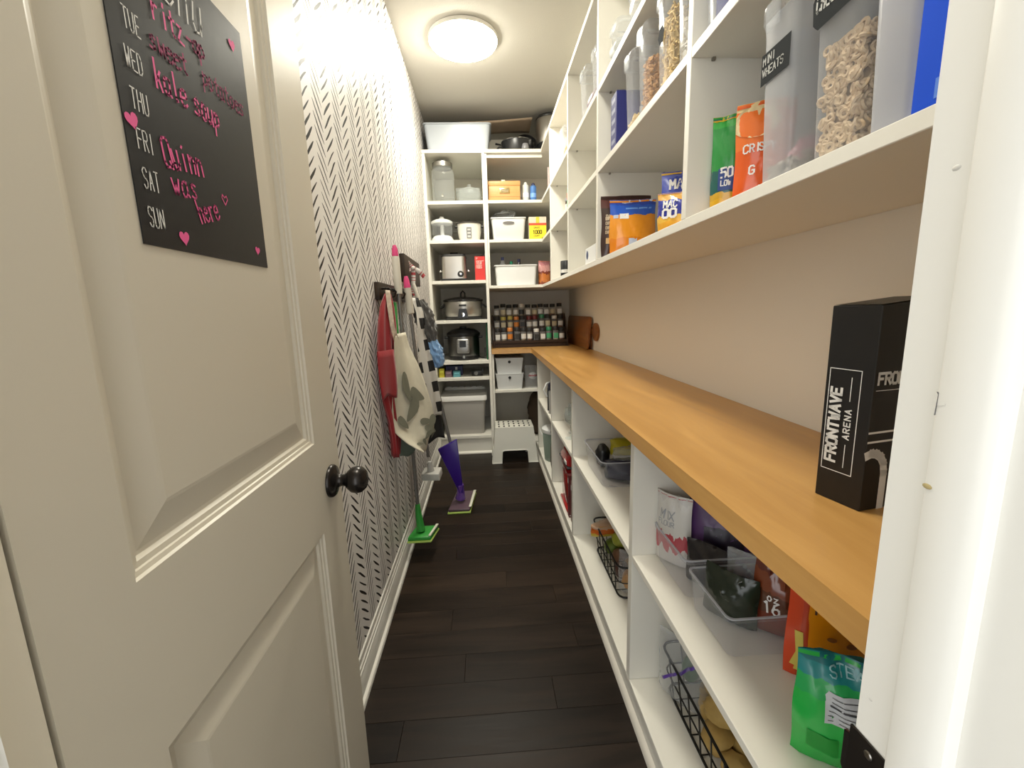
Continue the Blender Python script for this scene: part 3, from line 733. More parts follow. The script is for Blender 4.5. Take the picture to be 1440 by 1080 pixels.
MB().lathe([(.07, .001), (.086, .01), (.092, .03), (.092, .085), (.086, .10)], n=32, cap=False).build('glass_body', GLASS, p, smooth=60)
MB().lathe([(.0, .001), (.07, .0012)], n=32, cap=False).build('glass_base', GLASS, p, smooth=60)
MB().lathe([(.090, .1015), (.088, .112), (.05, .126), (.014, .130), (.012, .136), (.018, .148), (.012, .155), (0, .156)], n=32, cap=False).build('lid', GLASS, p, smooth=60)
p = thing('glass_dish', 'square clear glass dish standing behind the rounded glass jar', 'dish', (-.115, 3.97, z1))
MB().frustum(.19, .12, .205, .13, .001, .15, .015, cap1=False).build('dish_wall', GLASS, p, smooth=50)
MB().frustum(.207, .132, .207, .132, .1505, .160, .015).build('lid', PLASTIC, p, smooth=50)

z2 = 1.8245
p = thing('food_chopper', 'clear domed chopper with white lid and base, left of the rice cooker', 'appliance', (-.338, 3.79, z2))
MB().lathe([(.086, 0), (.092, .006), (.092, .022), (.075, .045), (.068, .05)], n=32).build('base', WPLASTIC, p)
MB().lathe([(.078, .0505), (.084, .07), (.086, .145)], n=32, cap=False).build('clear_bowl', PLASTIC, p, smooth=60)
MB().lathe([(.089, .146), (.091, .152), (.089, .166), (.060, .180), (.022, .19), (.016, .205), (0, .207)], n=32).build('lid', WPLASTIC, p)
MB().tube([(0, 0, .0505), (0, 0, .144)], .016, 10).build('spindle', WPLASTIC, p)
p = thing('rice_cooker', 'small white rice cooker with black rim right of the clear chopper', 'appliance', (-.112, 3.80, z2))
MB().lathe([(.078, 0), (.085, .006), (.096, .07), (.101, .132), (.102, .140)], n=36).build('cooker_body', mat('cream_plastic', (.80, .78, .70), .3), p)
MB().lathe([(.108, .1405), (.109, .146), (.098, .154), (.06, .163), (.02, .167), (0, .1675)], n=36).build('lid', mat('smoked_lid', (.05, .045, .04), .15), p)
MB().lathe([(.014, .168), (.018, .173), (.012, .178), (0, .179)], n=16).build('lid_knob', BLACK, p)
for s in (-1, 1): B((s * .110 - .012, -.02, .115), (s * .110 + .012, .02, .128), .004).build('handle', BLACK, p)
f = plane_map((-.020, -.0895, .02), (1, 0, 0), (0, -.17, .985))
patch(f, 0, 0, .040, .085, mat('grey_label', (.22, .22, .22), .5), p, 'control_panel', .004)
for k in range(3): patch(f, .007, .008 + .026 * k, .033, .022 + .026 * k, mat('label_light', (.6, .6, .58), .5), p, 'printed_mark', .0046)

z3 = 1.5025
p = thing('deep_fryer', 'boxy brushed steel cooker with one dark knob beside the red carton', 'appliance', (-.252, 3.82, z3))
B((-.107, -.112, 0), (.107, .112, .020), .004).build('base', BLACKM, p)
MB().frustum(.205, .215, .200, .21, .0205, .200, .035, 5).build('cooker_body', STEEL, p, smooth=50)
MB().frustum(.207, .217, .19, .2, .2005, .219, .035, 5).build('lid', BLACKM, p, smooth=50)
MB().tube([(-.03, 0, .219), (-.03, 0, .238), (.03, 0, .238), (.03, 0, .219)], .006, 8).build('lid_handle', BLACK, p)
MB().lathe([(.026, -.104), (.025, -.124), (.020, -.128), (0, -.1285)], (.055, 0, .055), 24, 'Y').build('knob', BLACK, p)
MB().lathe([(.010, -.1287), (0, -.130)], (.055, 0, .057), 16, 'Y').build('knob_cap', CHROME, p)
for s in (-1, 1): MB().ball((s * .118, -.02, .088), .016, 12, (1, .7, .6)).build('side_handle', CHROME, p)
c, f, fl_ = carton('red_carton', 'narrow red carton with pink lettering beside the boxy steel cooker', 'box', (-.036, 3.775, z3), .04, .085, .13, .195, mat('red_card', (.62, .035, .03), .4))
LP = mat('pink_print', (.85, .55, .50), .5)
write('TRY', .012, .0016, f, LP, c, wf=.5, at=(.008, .172)); write('TOUR', .024, .0034, f, LP, c, wf=.55, at=(.012, .128)); write('FOODS', .024, .0034, f, LP, c, wf=.43, at=(.012, .098))
patch(f, .012, .156, .075, .160, LP, c); MB().ball((.02, 0, .198), .022, 10, (1, 1, .5)).build('black_cap', BLACK, c)
patch(fl_, .06, .01, .1, .17, PAPERW, c, 'white_side_panel')

z4 = 1.1765
p = thing('slow_cooker', 'oval steel and black slow cooker with a lid knob on the tall column', 'slow cooker', (-.195, 3.86, z4)); p.scale = (1.05, 1.05, 1.12)
MB().lathe([(.145, 0), (.15, .006), (.152, .02), (.148, .026)], n=40, sy=.8).build('base', BLACK, p)
MB().lathe([(.147, .0265), (.156, .05), (.158, .135), (.155, .14)], n=40, sy=.8).build('cooker_body', mat('satin_steel', (.42, .41, .39), .32, metal=1., bump=.03, bscale=200), p)
MB().lathe([(.160, .1405), (.168, .146), (.168, .152), (.15, .160), (.09, .172), (.03, .178), (0, .179)], n=40, sy=.8).build('lid', mat('dark_glass_lid', (.02, .018, .018), .12), p)
MB().tube([(-.018, 0, .178), (-.016, 0, .205), (0, 0, .222), (.016, 0, .205), (.018, 0, .178)], .007, 8).build('lid_knob', BLACK, p)
for s in (-1, 1): MB().tube([(s * .152, -.04, .118), (s * .180, -.035, .10), (s * .188, 0, .095), (s * .180, .035, .10), (s * .152, .04, .118)], .009, 8).build('handle', BLACK, p)
MB().prism([(-.045, .012), (.045, .012), (.030, .085), (-.030, .085)], -.133, -.122, lambda u, v, h: (u, h, v), .002, 1).build('control_panel', BLACK, p)
MB().lathe([(.017, -.1335), (.015, -.146), (0, -.147)], (0, 0, .04), 20, 'Y').build('dial', CHROME, p)
B((-.030, -.135, .104), (.030, -.124, .118), .003).build('name_badge', BLACK, p)

z5 = .8295
p = thing('pressure_cooker', 'round steel and black electric pressure cooker with a square control panel', 'pressure cooker', (-.205, 3.85, z5))
MB().lathe([(.125, 0), (.135, .006), (.138, .03), (.135, .036)], n=40).build('base', BLACK, p)
MB().lathe([(.134, .0365), (.137, .045), (.137, .20), (.135, .205)], n=40).build('cooker_body', mat('dark_steel', (.16, .16, .16), .3, metal=1., bump=.03, bscale=200), p)
MB().lathe([(.138, .2055), (.146, .212), (.148, .228), (.13, .245), (.10, .262), (.05, .272), (0, .274)], n=40).build('lid', BLACK, p)
B((-.03, -.05, .272), (.03, .05, .290), .008).build('lid_handle', BLACK, p)
for s in (-1, 1): B((s * .15 - .02, -.03, .185), (s * .15 + .02, .03, .203), .006).build('handle', BLACK, p)
B((-.055, -.150, .062), (.055, -.125, .188), .014, 3).build('control_panel', mat('panel_silver', (.42, .42, .41), .35, metal=.8), p)
B((-.030, -.1508, .115), (.026, -.1490, .172), .002, 1).build('display', BLACK, p)
for i in range(3):
    for s in (-1, 1): B((s * .040 - .008, -.1512, .080 + i * .028), (s * .040 + .008, -.1495, .086 + i * .028), .001, 1).build('button', mat('button_grey', (.25, .25, .25), .4), p)
B((-.006, -.1400, .020), (.010, -.130, .042), .001, 1).build('badge', CHROME, p)
MB().tube([(.11, .02, .02), (.16, .0, .008), (.185, -.06, .010), (.19, -.08, .05), (.188, -.06, .1)], .0045, 6).build('power_cord', BLACK, p)
o = B((-.004, 3.72, z5), (.008, 4.05, z5 + .315), .003).build('green_board', mat('green_plastic', (.006, .10, .035), .45)); tag(o, 'dark green cutting mat standing on edge beside the pressure cooker', 'cutting mat')

z6 = .6875
for (nm, lab, x, w, h, d, c_) in (('small_box', 'small yellow box on the narrow shelf below the pressure cooker', -.402, .045, .075, .06, (.68, .60, .05)),
                              ('small_box', 'small mauve box on the narrow shelf below the pressure cooker', -.343, .055, .055, .06, (.22, .14, .17)),
                              ('small_box', 'small teal box on the narrow shelf below the pressure cooker', -.272, .062, .050, .07, (.10, .33, .38))):
    c, f, _ = carton(nm, lab, 'box', (x, 3.74, z6), .05, w, d, h, mat('card_' + lab.split()[1], c_, .5), group='small boxes on the narrow shelf')
    patch(f, w * .15, h * .55, w * .85, h * .8, mat('card_print_' + lab.split()[1], tuple(min(1, k * 1.8 + .05) for k in c_), .5), c)
c, f, _ = carton('navy_box', 'flat navy blue box behind the small teal box', 'box', (-.30, 3.86, z6), 0, .15, .1, .085, mat('navy_card', (.012, .014, .09), .4))
patch(f, .085, .05, .105, .075, PAPERW, c)
p = thing('camera_gadget', 'small black gadget with a round eyepiece on the narrow shelf', 'gadget', (-.095, 3.76, z6))
B((-.05, -.025, 0), (.05, .025, .045), .006).build('case', BLACK, p); MB().lathe([(.017, -.0255), (.016, -.034), (.010, -.034), (.009, -.03), (0, -.03)], (-.01, 0, .023), 20, 'Y').build('eyepiece', mat('grey_ring', (.2, .2, .19), .3), p)
B((.042, -.028, .02), (.058, -.012, .062), .003).build('strap_lug', BLACK, p)

# lidded bin at the bottom
z7 = .1665
p = thing('lidded_bin', 'large grey plastic bin with a deep white lid below the appliance shelves', 'bin', (-.225, 3.885, z7))
GB = mat('grey_bin', (.42, .40, .37), .45)
MB().frustum(0, 0, 0, 0, 0, 0, .03, 4, ribs=[(.345, .32, 0), (.35, .325, .006), (.388, .355, .300), (.388, .355, .302)]).build('bin_body', GB, p, smooth=45)
LW = mat('lid_white', (.88, .87, .83), .35)
MB().frustum(0, 0, 0, 0, 0, 0, .035, 4, ribs=[(.402, .367, .3025), (.414, .377, .308), (.414, .377, .342), (.408, .371, .350), (.394, .357, .350), (.390, .353, .345)]).build('lid', LW, p, smooth=40)
B((-.19, .140, .346), (.19, .172, .372), .006).build('lid_ridge', LW, p)
for i in range(6): B((-.17 + .058 * i, .128, .3725), (-.17 + .058 * i + .045, .172, .380), .003).build('lid_grip', LW, p)

# ================================================================== CORNER UPPER UNIT
p = thing('recipe_box', 'orange wooden box with a brass label plate on the top corner shelf', 'box', (.190, 3.82, z1))
WB = wood('pine_box', (.62, .30, .10), (.74, .40, .16), .4, axis=0)
B((-.130, -.085, 0), (.130, .085, .128), .003).build('box_body', WB, p); B((-.132, -.087, .1285), (.132, .087, .165), .003).build('lid', WB, p)
patch(plane_map((-.130, -.0852, 0), (1, 0, 0), (0, 0, 1)), 0, .0415, .26, .0435, mat('dark_groove', (.2, .09, .03), .6), p, 'groove')
B((-.040, -.0885, .068), (.045, -.0855, .112), .004).build('label_plate', mat('brass', (.60, .45, .20), .3, metal=.8), p)
B((-.028, -.0895, .078), (.033, -.0887, .102), .006).build('label_card', mat('card_dim', (.38, .30, .16), .5), p)
B((-.02, -.03, .1655), (.012, .0, .19), .003).build('lid_knob', mat('cream_knob', (.75, .68, .52), .4), p); B((.02, -.03, .1655), (.06, .0, .174), .003).build('lid_clasp', mat('cream_knob', (.7, .7, .7)), p)
for (x, col, cap, h, nm) in ((.372, (.72, .76, .72), (.75, .75, .72), .140, 'pale green'), (.436, (.08, .22, .55), (.02, .03, .10), .132, 'blue')):
    p = thing('spray_can', nm + ' slim spray can beside the wooden box on the top corner shelf', 'can', (x, 3.80, z1), 0, 'spray cans on the corner shelf')
    MB().lathe([(.0255, 0), (.027, .003), (.027, h), (.021, h + .008)], n=20).build('can_body', mat('can_' + nm, col, .3), p)
    MB().lathe([(.015, h + .0085), (.015, h + .022), (.008, h + .030), (0, h + .031)], n=16).build('cap', mat('cap_' + nm, cap, .3), p)
    MB().lathe([(.0272, h * .35), (.0272, h * .6)], n=20, cap=False).build('label_band', mat('band_' + nm, tuple(min(1, k * 1.5 + .1) for k in col), .4), p)
o, f, _ = carton('pink_booklet', 'thin pale pink booklet leaning against the last wall divider in the corner', 'booklet', (.56, 3.70, z1), 1.25, .12, .012, .24, mat('pale_pink_card', (.62, .45, .43), .5))
for k in range(4): patch(f, .02, .05 + .04 * k, .09, .068 + .04 * k, mat('booklet_print', (.45, .16, .14), .5), o)

z2 = 1.8225
p = open_bin('handled_basket', 'white plastic basket with an oval handle slot and clear bags on the corner shelf', 'basket', (.215, 3.815, z2), 0, .285, .24, .178, WPLASTIC, .88, .005, r=.02)
MB().prism([(.045 * math.cos(2 * PI * i / 20) * 1., .0115 * math.sin(2 * PI * i / 20)) for i in range(20)], -.1235, -.1195, lambda u, v, h: (u * 1.05, h, v + .135)).build('handle_slot', mat('slot_shadow_grey', (.16, .15, .14), .6), p)
blob('plastic_bag', 'crumpled clear plastic bags piled in the white handled basket', 'bag', (.19, 3.82, z2 + .14), (.09, .08, .055), FILM, 5, .35, 26)
c, f, _ = carton('yellow_carton', 'yellow and white carton marked 1000 with a red stripe on the corner shelf', 'box', (.462, 3.79, z2), 0, .130, .09, .185, mat('carton_cream', (.70, .63, .50), .5))
c.scale = (1.14, 1, 1.02); patch(f, .002, .002, .128, .118, mat('carton_yellow', (.86, .70, .04), .4), c); patch(f, .0, .118, .130, .136, mat('carton_red', (.66, .08, .04), .4), c)
patch(f, .052, .136, .078, .184, mat('carton_lime', (.62, .58, .06), .4), c)
write('1000', .026, .0055, f, BLACKM, c, at=(.030, .052), wf=.75, gap=1.2); write('COUNT', .012, .0018, f, BLACKM, c, at=(.036, .030), wf=.8); write('SMART', .014, .0016, f, BLACKM, c, at=(.036, .092), wf=.75)
patch(f, .095, .008, .118, .022, mat('carton_blue', (.05, .10, .3), .5), c)

z3 = 1.4545
p = open_bin('white_bin', 'large plain white bin with bottle tops showing on the lowest corner shelf', 'bin', (.268, 3.83, z3), 0, .355, .26, .168, WPLASTIC, .93, .006, r=.022)
for (x, y_, cap, hh, nm) in ((.16, 3.80, (.05, .06, .20), .235, 'clear bottle with a navy cap standing in the plain white bin'), (.235, 3.80, (.02, .22, .12), .20, 'clear bottle with a green cap standing in the plain white bin'), (.30, 3.78, (.02, .02, .06), .215, 'dark bottle with a navy cap standing in the plain white bin')):
    p = thing('bottle', nm, 'bottle', (x, y_, z3 + .006), 0, 'bottles in the plain white bin')
    dk = 'dark' in nm
    MB().lathe([(.024, 0), (.027, .004), (.027, hh - .07), (.014, hh - .035), (.011, hh - .025)], n=16).build('bottle_body', mat('dark_bottle', (.02, .016, .02), .2) if dk else PLASTIC, p, smooth=50)
    MB().lathe([(.0135, hh - .0245), (.0135, hh), (0, hh + .001)], n=16).build('cap', mat('cap_%d' % int(x * 1000), cap, .35), p)
pouch('snack_bag', 'shiny orange and pink snack bag beside the plain white bin', 'bag', (.520, 3.80, z3), .3, .115, .205, .07, bands('snack_orange', [(0, (.30, .06, .02)), (.12, (.62, .20, .05)), (.45, (.25, .05, .03)), (.55, (.65, .32, .30)), (.8, (.5, .2, .22))], .2, wob=.15, wscale=7), 3, .008)

# ================================================================== SPICE RACK ON THE WORKTOP
RW = wood('dark_rack_wood', (.020, .010, .006), (.045, .024, .013), .5, axis=0)
p = thing('spice_rack', 'dark wooden three-step spice rack in the back corner of the worktop', 'rack', (0, 0, CT))
SY = [3.80, 3.872, 3.944]; SZ = [.050, .158, .266]
for k in range(3):
    B((.066, SY[k], SZ[k] - .012), (.712, SY[k] + .068, SZ[k]), .001, 1).build('step_board', RW, p)
    B((.066, SY[k] - .006 + .0062, 0 if k == 0 else SZ[k - 1] + .0005), (.712, SY[k] + .006, SZ[k] - .0125), .001, 1).build('riser_board', RW, p)
    B((.066, SY[k] - .008, SZ[k] - .012), (.712, SY[k] - .0005, SZ[k] + .012), .001, 1).build('lip', RW, p)
for x in (.054, .7125):
    MB().prism([(SY[0] - .008, 0), (SY[2] + .07, 0), (SY[2] + .07, SZ[2] + .02), (SY[2], SZ[2] + .02), (SY[1], SZ[1] + .02), (SY[0] - .008, SZ[0] + .02)], x, x + .0115, lambda u, v, h: (h, u, v)).build('end_panel', RW, p)
def spice_proto(kind):
    t = thing('spice_jar', '', 'spice jar'); h = .096
    if kind == 'square':
        MB().frustum(.040, .040, .040, .040, .0005, h * .82, .008, 3).build('jar_body', PLASTIC, t, smooth=45)
        MB().frustum(.036, .036, .036, .036, .003, h * .62, .007, 3).build('contents', None, t, smooth=45)
    else:
        MB().lathe([(.019, .0005), (.021, .003), (.021, h * .72), (.018, h * .80)], n=16).build('jar_body', PLASTIC, t, smooth=45)
        MB().lathe([(.0175, .003), (.0185, .005), (.0185, h * .6)], n=14).build('contents', None, t, smooth=45)
    MB().lathe([(.019, h * .825), (.0205, h * .83), (.0205, h * 1.10), (.018, h * 1.13)], n=18).build('lid', None, t, smooth=45)
    MB().grid(lambda a, b: (.0216 * math.sin((a - .5) * 2.2), -.0216 * math.cos((a - .5) * 2.2), h * (.22 + .40 * b)) if kind != 'square' else ((a - .5) * .034, -.0206, h * (.2 + .42 * b)), 8, 1).build('label', None, t, smooth=60)
    return t
PR = {'round': spice_proto('round'), 'square': spice_proto('square')}
SPC = [(.30, .12, .04), (.10, .05, .03), (.20, .16, .05), (.35, .27, .15), (.08, .09, .03), (.28, .05, .03), (.05, .04, .035), (.45, .38, .28)]
LIDC = {'black': BLACKM, 'dark red': mat('lid_dark_red', (.12, .012, .012), .4), 'green': mat('lid_green', (.02, .16, .07), .4), 'white': mat('lid_pale', (.62, .60, .56), .4), 'copper': mat('lid_copper', (.55, .20, .05), .35), 'yellow': mat('lid_yellow', (.50, .42, .10), .4)}
LABC = [mat('label_white', (.66, .65, .62), .5), mat('label_cream', (.55, .48, .32), .5), mat('label_black', (.02, .02, .02), .5), mat('label_green', (.05, .30, .14), .5), mat('label_orange', (.60, .20, .03), .5)]
pat = [['black', 'black', 'copper', 'black', 'black', 'black', 'white', 'black', 'green', 'black', 'black'],
       ['black', 'yellow', 'yellow', 'copper', 'black', 'dark red', 'dark red', 'green', 'black', 'white', 'black'],
       ['black', 'black', 'black', 'black', 'white', 'black', 'black', 'black', 'black', 'black', 'black']]
labp = [[0, 0, 4, 2, 0, 0, 2, 0, 3, 3, 0], [0, 1, 1, 4, 2, 0, 0, 0, 1, 1, 0], [0, 1, 0, 0, 2, 0, 1, 0, 0, 1, 0]]
ordn = ['first', 'second', 'third', 'fourth', 'fifth', 'sixth', 'seventh', 'eighth', 'ninth', 'tenth', 'eleventh']
r = random.Random(21)
for k in range(3):
    for i in range(11):
        kind = 'square' if r.random() < .35 else 'round'
        src = PR[kind]; t = src.copy(); COL.objects.link(t)
        t.location = (.098 + i * .0575 + r.uniform(-.004, .004), SY[k] + .036, CT + SZ[k] + .0003); s = r.uniform(.98, 1.16); t.scale = (1.16, 1.16, s)
        t['label'] = '%s-lidded spice jar on the %s step of the rack, %s from the shelf column' % (pat[k][i], ('front', 'middle', 'back')[k], ordn[i]); t['category'] = 'spice jar'; t['group'] = 'spice jars on the dark stepped rack'
        sc_ = mat('spice_%d' % r.randrange(8), SPC[r.randrange(8)], .8, var=.3, vscale=200)
        for ch in src.children:
            c = ch.copy(); c.parent = t; COL.objects.link(c)
            b_ = ch.name.split('.')[0]
            m_ = {'lid': LIDC[pat[k][i]], 'label': LABC[labp[k][i]], 'contents': sc_}.get(b_)
            if m_:
                if not ch.data.materials: ch.data.materials.append(BLACKM)
                c.material_slots[0].link = 'OBJECT'; c.material_slots[0].material = m_
for t in PR.values():
    for ch in list(t.children): bpy.data.objects.remove(ch, do_unlink=True)
    bpy.data.objects.remove(t, do_unlink=True)

# cutting boards leaning on the right wall
CBW = wood('walnut_board', (.20, .068, .016), (.33, .125, .035), .35, axis=1, coat=.2)
def rrect_poly(u0, v0, u1, v1, k, n=5):
    P = []
    for (cx, cy, a0) in ((u1 - k, v0 + k, -PI / 2), (u1 - k, v1 - k, 0), (u0 + k, v1 - k, PI / 2), (u0 + k, v0 + k, PI)):
        for j in range(n + 1):
            a = a0 + PI / 2 * j / n; P.append((cx + k * math.cos(a), cy + k * math.sin(a)))
    return P
p = thing('cutting_board', 'large dark walnut cutting board leaning against the right wall', 'cutting board', (.792, 3.80, CT), 0, ry_=.09)
MB().prism(rrect_poly(-.44, 0, .44, .262, .03), -.0, .016, lambda u, v, h: (h, u, v), .003).build('board', CBW, p, smooth=30)
p = thing('paddle_board', 'dark paddle board with a round handle poking out from behind the large walnut board', 'cutting board', (.8295, 3.62, CT), 0)
MB().prism(rrect_poly(-.22, 0, .42, .20, .03), 0, .0145, lambda u, v, h: (h, u, v), .002).build('board', CBW, p, smooth=30)
MB().prism([(-.215, .12), (-.30, .125), (-.30, .165), (-.215, .17)][::-1], 0, .0145, lambda u, v, h: (h, u, v)).build('neck', CBW, p, smooth=0)
MB().prism([(-.365 + .085 * math.cos(2 * PI * i / 28), .145 + .07 * math.sin(2 * PI * i / 28)) for i in range(28)], -.001, .0148, lambda u, v, h: (h, u, v), .003).build('round_handle', CBW, p, smooth=30)

# black branded box at the near end
bx = thing('branded_box', 'tall black cardboard box with white lettering standing at the near end of the worktop', 'box', (.643, .651, CT), math.radians(11.5))
BW, BDp, BH = .150, .075, .322
KB = mat('black_card', (.008, .008, .009), .42); MB().prism([(-BW / 2, 0), (BW / 2, 0), (BW / 2, BH + .010), (-BW / 2, BH)], -BDp / 2, BDp / 2, lambda u, v, h: (u, h, v), .0012, 1).build('box_body', KB, bx, smooth=0)
MB().prism([(-BW / 2 + .001, BH + .0012), (BW / 2 - .02, BH + .0125), (BW / 2 - .001, BH + .0115)], -BDp / 2 + .001, BDp / 2 - .001, lambda u, v, h: (u, h, v)).build('top_flap', KB, bx, smooth=0)
fl1 = plane_map((-BW / 2 - .0003, -BDp / 2, 0), (0, 0, 1), (0, 1, 0))      # left face: text reads upwards, u up, v towards the far edge
PRT = mat('print_white', (.80, .80, .78), .5)
fl1m = lambda u, v, h=0.: Vector((-BW / 2 - .0004 - h, -BDp / 2 + v, u))
write('FRONTWAVE', .0165, .0042, fl1m, PRT, bx, 'brand_lettering', wf=.92, gap=1.55, at=(.068, .046))
write('ARENA', .0095, .0020, fl1m, PRT, bx, 'brand_lettering', wf=1.0, gap=2.6, at=(.110, .0275))
for L_ in ([(.062, .032), (.100, .032)], [(.172, .032), (.210, .032)]): ribbons(MB(), [L_], .0012, fl1m).build('rule_line', PRT, bx, smooth=0)
ribbons(MB(), [[(.052, .018), (.222, .018), (.222, .068), (.052, .068), (.052, .018)]], .0012, fl1m).build('border_line', PRT, bx, smooth=0)
ff = lambda u, v, h=0.: Vector((-BW / 2 + u, -BDp / 2 - .0004 - h, v))
write('FRONTWAVE', .0165, .0042, ff, PRT, bx, 'brand_lettering', wf=.92, gap=1.5, at=(.008, .204))
ribbons(MB(), [[(.006, .194), (.144, .194)]], .0010, ff).build('rule_line', PRT, bx, smooth=0)
for v_ in (.128, .113): ribbons(MB(), [[(.002, v_), (.148, v_)]], .0032, ff).build('stripe', PRT, bx, smooth=0)
ribbons(MB(), [[(.004, .092), (.012, .0945), (.022, .093), (.032, .087), (.039, .076), (.042, .060), (.042, .004)]], .014, ff).build('arch_emblem', PRT, bx, smooth=0)

# ================================================================== UPPER WALL SHELVES, near to far
L1, L2, L3 = 1.4545, 1.8225, 2.1275
NEG = -PI / 2
LBL = mat('slate_label', (.030, .033, .035), .7, spec=.05); LTX = mat('label_chalk', (.50, .50, .48), .6)
def can_label(root, d, w, z0, z1, text, plaque=False, k=.962):
    f = lambda u, v, h=0.: Vector((-d * k / 2 - .0010 - h, w / 2 - u, v))
    if plaque:
        P = rrect_poly(.004, z0, w * .96, z1, .012, 3)
        mb = MB(); n = len(P)
        for s in (0,):
            vs = [mb.bm.verts.new(f(u + .004 * math.sin(5 * i), v + .003 * math.cos(7 * i))) for i, (u, v) in enumerate(P)]; mb.bm.faces.new(vs)
        mb.build('label', LBL, root, smooth=0)
    else: patch(f, .003, z0, w * .94, z1, LBL, root, 'label', 0)
    lines = text.split('/')
    for i, tx in enumerate(lines):
        hh = (z1 - z0) / (len(lines) + .9)
        write(tx, hh * .72, hh * .11, f, LTX, root, 'label_lettering', wf=min(.8, (w * .8) / (len(tx) * 5.6 * hh * .72 / 6)), at=(w * .10, z1 - (i + 1) * hh * 1.08), jit=.15, seed=i)
CA, CD = .080, .24
c1 = canister('nearly empty cloudy canister labelled mini wheats next to the orange pouch', (.611, .762, L1), CA, CD, .290, m=FROST)
can_label(c1, CD, CA, .166, .215, 'MINI/WHEATS')
c2 = canister('clear canister full of ring cereal with a wavy black label', (.611, .636, L1), .085, CD, .300)
can_label(c2, CD, .085, .180, .232, 'CHEERIOS', True, .985)
c3 = canister('empty cloudy canister between the ring cereal and the bright blue box', (.611, .546, L1), .070, CD, .300, m=FROST2)
OAT = mat('oat_ring', (.66, .49, .31), .75, var=.2, vscale=60)
fill_bits('ring_cereal', 'pale ring-shaped oat cereal filling the canister with the wavy label', (.611, .636, L1 + .005), .080, .228, .150, 'ring', OAT, 560, 2, corem=mat('cereal_gap_shade', (.36, .24, .13), .8))  # darker core puts the shade between the rings into colour
fill_bits('wheat_cereal', 'crumbs of frosted wheat cereal at the bottom of the mini wheats canister', (.611, .762, L1 + .005), .070, .215, .028, 'flake', mat('wheat', (.45, .38, .30), .8, var=.3, vscale=90), 160, 3)
blob('pink_packet', 'blurred pink packet seen through the mini wheats canister', 'packet', (.650, .825 + .03, L1), (.06, .022, .055), mat('pink_film', (.62, .20, .22), .4), 8, .1, 18)
c, f, fs = carton('blue_box', 'bright blue cereal box with white panels at the doorway end of the wall shelf', 'box', (.583, .4445, L1), 0, .19, .115, .30, mat('bright_blue_card', (.015, .085, .66), .5, spec=.08))
patch(fs, .012, .125, .105, .285, PAPERW, c, 'nutrition_panel')
for k in range(13): patch(fs, .016, .136 + .011 * k, .100 - .02 * (k % 3 == 0), .1395 + .011 * k, mat('grey_print', (.35, .36, .38), .6), c, 'printed_line', .0009)
patch(fs, .030, .040, .105, .078, PAPERW, c, 'offer_panel'); patch(fs, .034, .066, .080, .071, mat('green_print', (.10, .35, .2), .6), c, 'printed_line', .0009)
MB().prism([(.043 + .006 * math.cos(2 * PI * i / 14), .052 + .006 * math.sin(2 * PI * i / 14)) for i in range(14)], .0008, .001, lambda u, v, h: fs(u, v, h)).build('printed_dot', mat('red_print', (.6, .05, .06), .5), c)
write('HONEY', .012, .002, fs, mat('orange_print', (.8, .18, .08), .5), c, at=(.034, .090), wf=.8); patch(fs, .026, .006, .110, .026, mat('light_blue_print', (.08, .22, .75), .5), c)

g1, f = pouch('snack_pouch', 'green and yellow snack pouch with a 50 flash at the back of the near cubby', 'bag', (.568, 1.022, L1), -.45, .070, .215, .035, bands('green_pouch', [(0, (.72, .40, .02)), (.16, (.62, .36, .03)), (.22, (.01, .10, .09)), (.45, (.02, .26, .05)), (.88, (.03, .36, .05)), (.95, (.60, .50, .03))], .25, wob=.03), 1)
patch(f, -.020, .052, .024, .100, mat('navy_print', (.02, .05, .22), .4), g1, lift=.001, nu=6, nv=3)
write('50', .020, .004, f, PAPERW, g1, at=(-.014, .080), wf=.7, maxlen=.006, lift=.0018); write('LOW', .011, .002, f, PAPERW, g1, at=(-.014, .062), wf=.7, maxlen=.006, lift=.0018)
g2, f = pouch('snack_pouch', 'orange snack pouch with a cream biscuit circle behind the mini wheats canister', 'bag', (.596, .935, L1), -.35, .110, .205, .04, bands('orange_pouch', [(0, (.72, .10, .01)), (.55, (.78, .16, .02)), (.92, (.72, .55, .28))], .25, wob=.03), 2)
mb = MB(); P = [f(-.02 + .042 * math.cos(2 * PI * i / 24), .165 + .032 * math.sin(2 * PI * i / 24), .0015) for i in range(24)]; vs = [mb.bm.verts.new(q) for q in P]; mb.bm.faces.new(vs)
mb.build('biscuit_print', mat('biscuit', (.72, .55, .30), .6, var=.4, vscale=90), g2, smooth=0)
write('CRISPY', .015, .0026, f, PAPERW, g2, at=(-.042, .105), wf=.75, maxlen=.006, lift=.0016); write('G', .016, .003, f, PAPERW, g2, at=(-.03, .062), wf=.8, maxlen=.006, lift=.0016); write('80', .014, .003, f, PAPERW, g2, at=(-.012, .030), wf=.8, maxlen=.006, lift=.0016)

cb = canister('clear canister with navy packaging inside on the middle shelf of the near cubby', (.612, .985, L2), .09, CD, .26)
o = MB().frustum(0, 0, 0, 0, 0, 0, .008, 3, ribs=[(.19, .066, 0), (.19, .066, .19)]).build('navy_packet', bands('navy_pack', [(0, (.02, .03, .20)), (.35, (.03, .07, .34)), (.6, (.01, .02, .14))], .4, wob=.2, wscale=9), None, 50)
o.location = (.612, .985, L2 + .006); tag(o, 'navy blue packet standing inside the canister of the near middle cubby', 'packet')

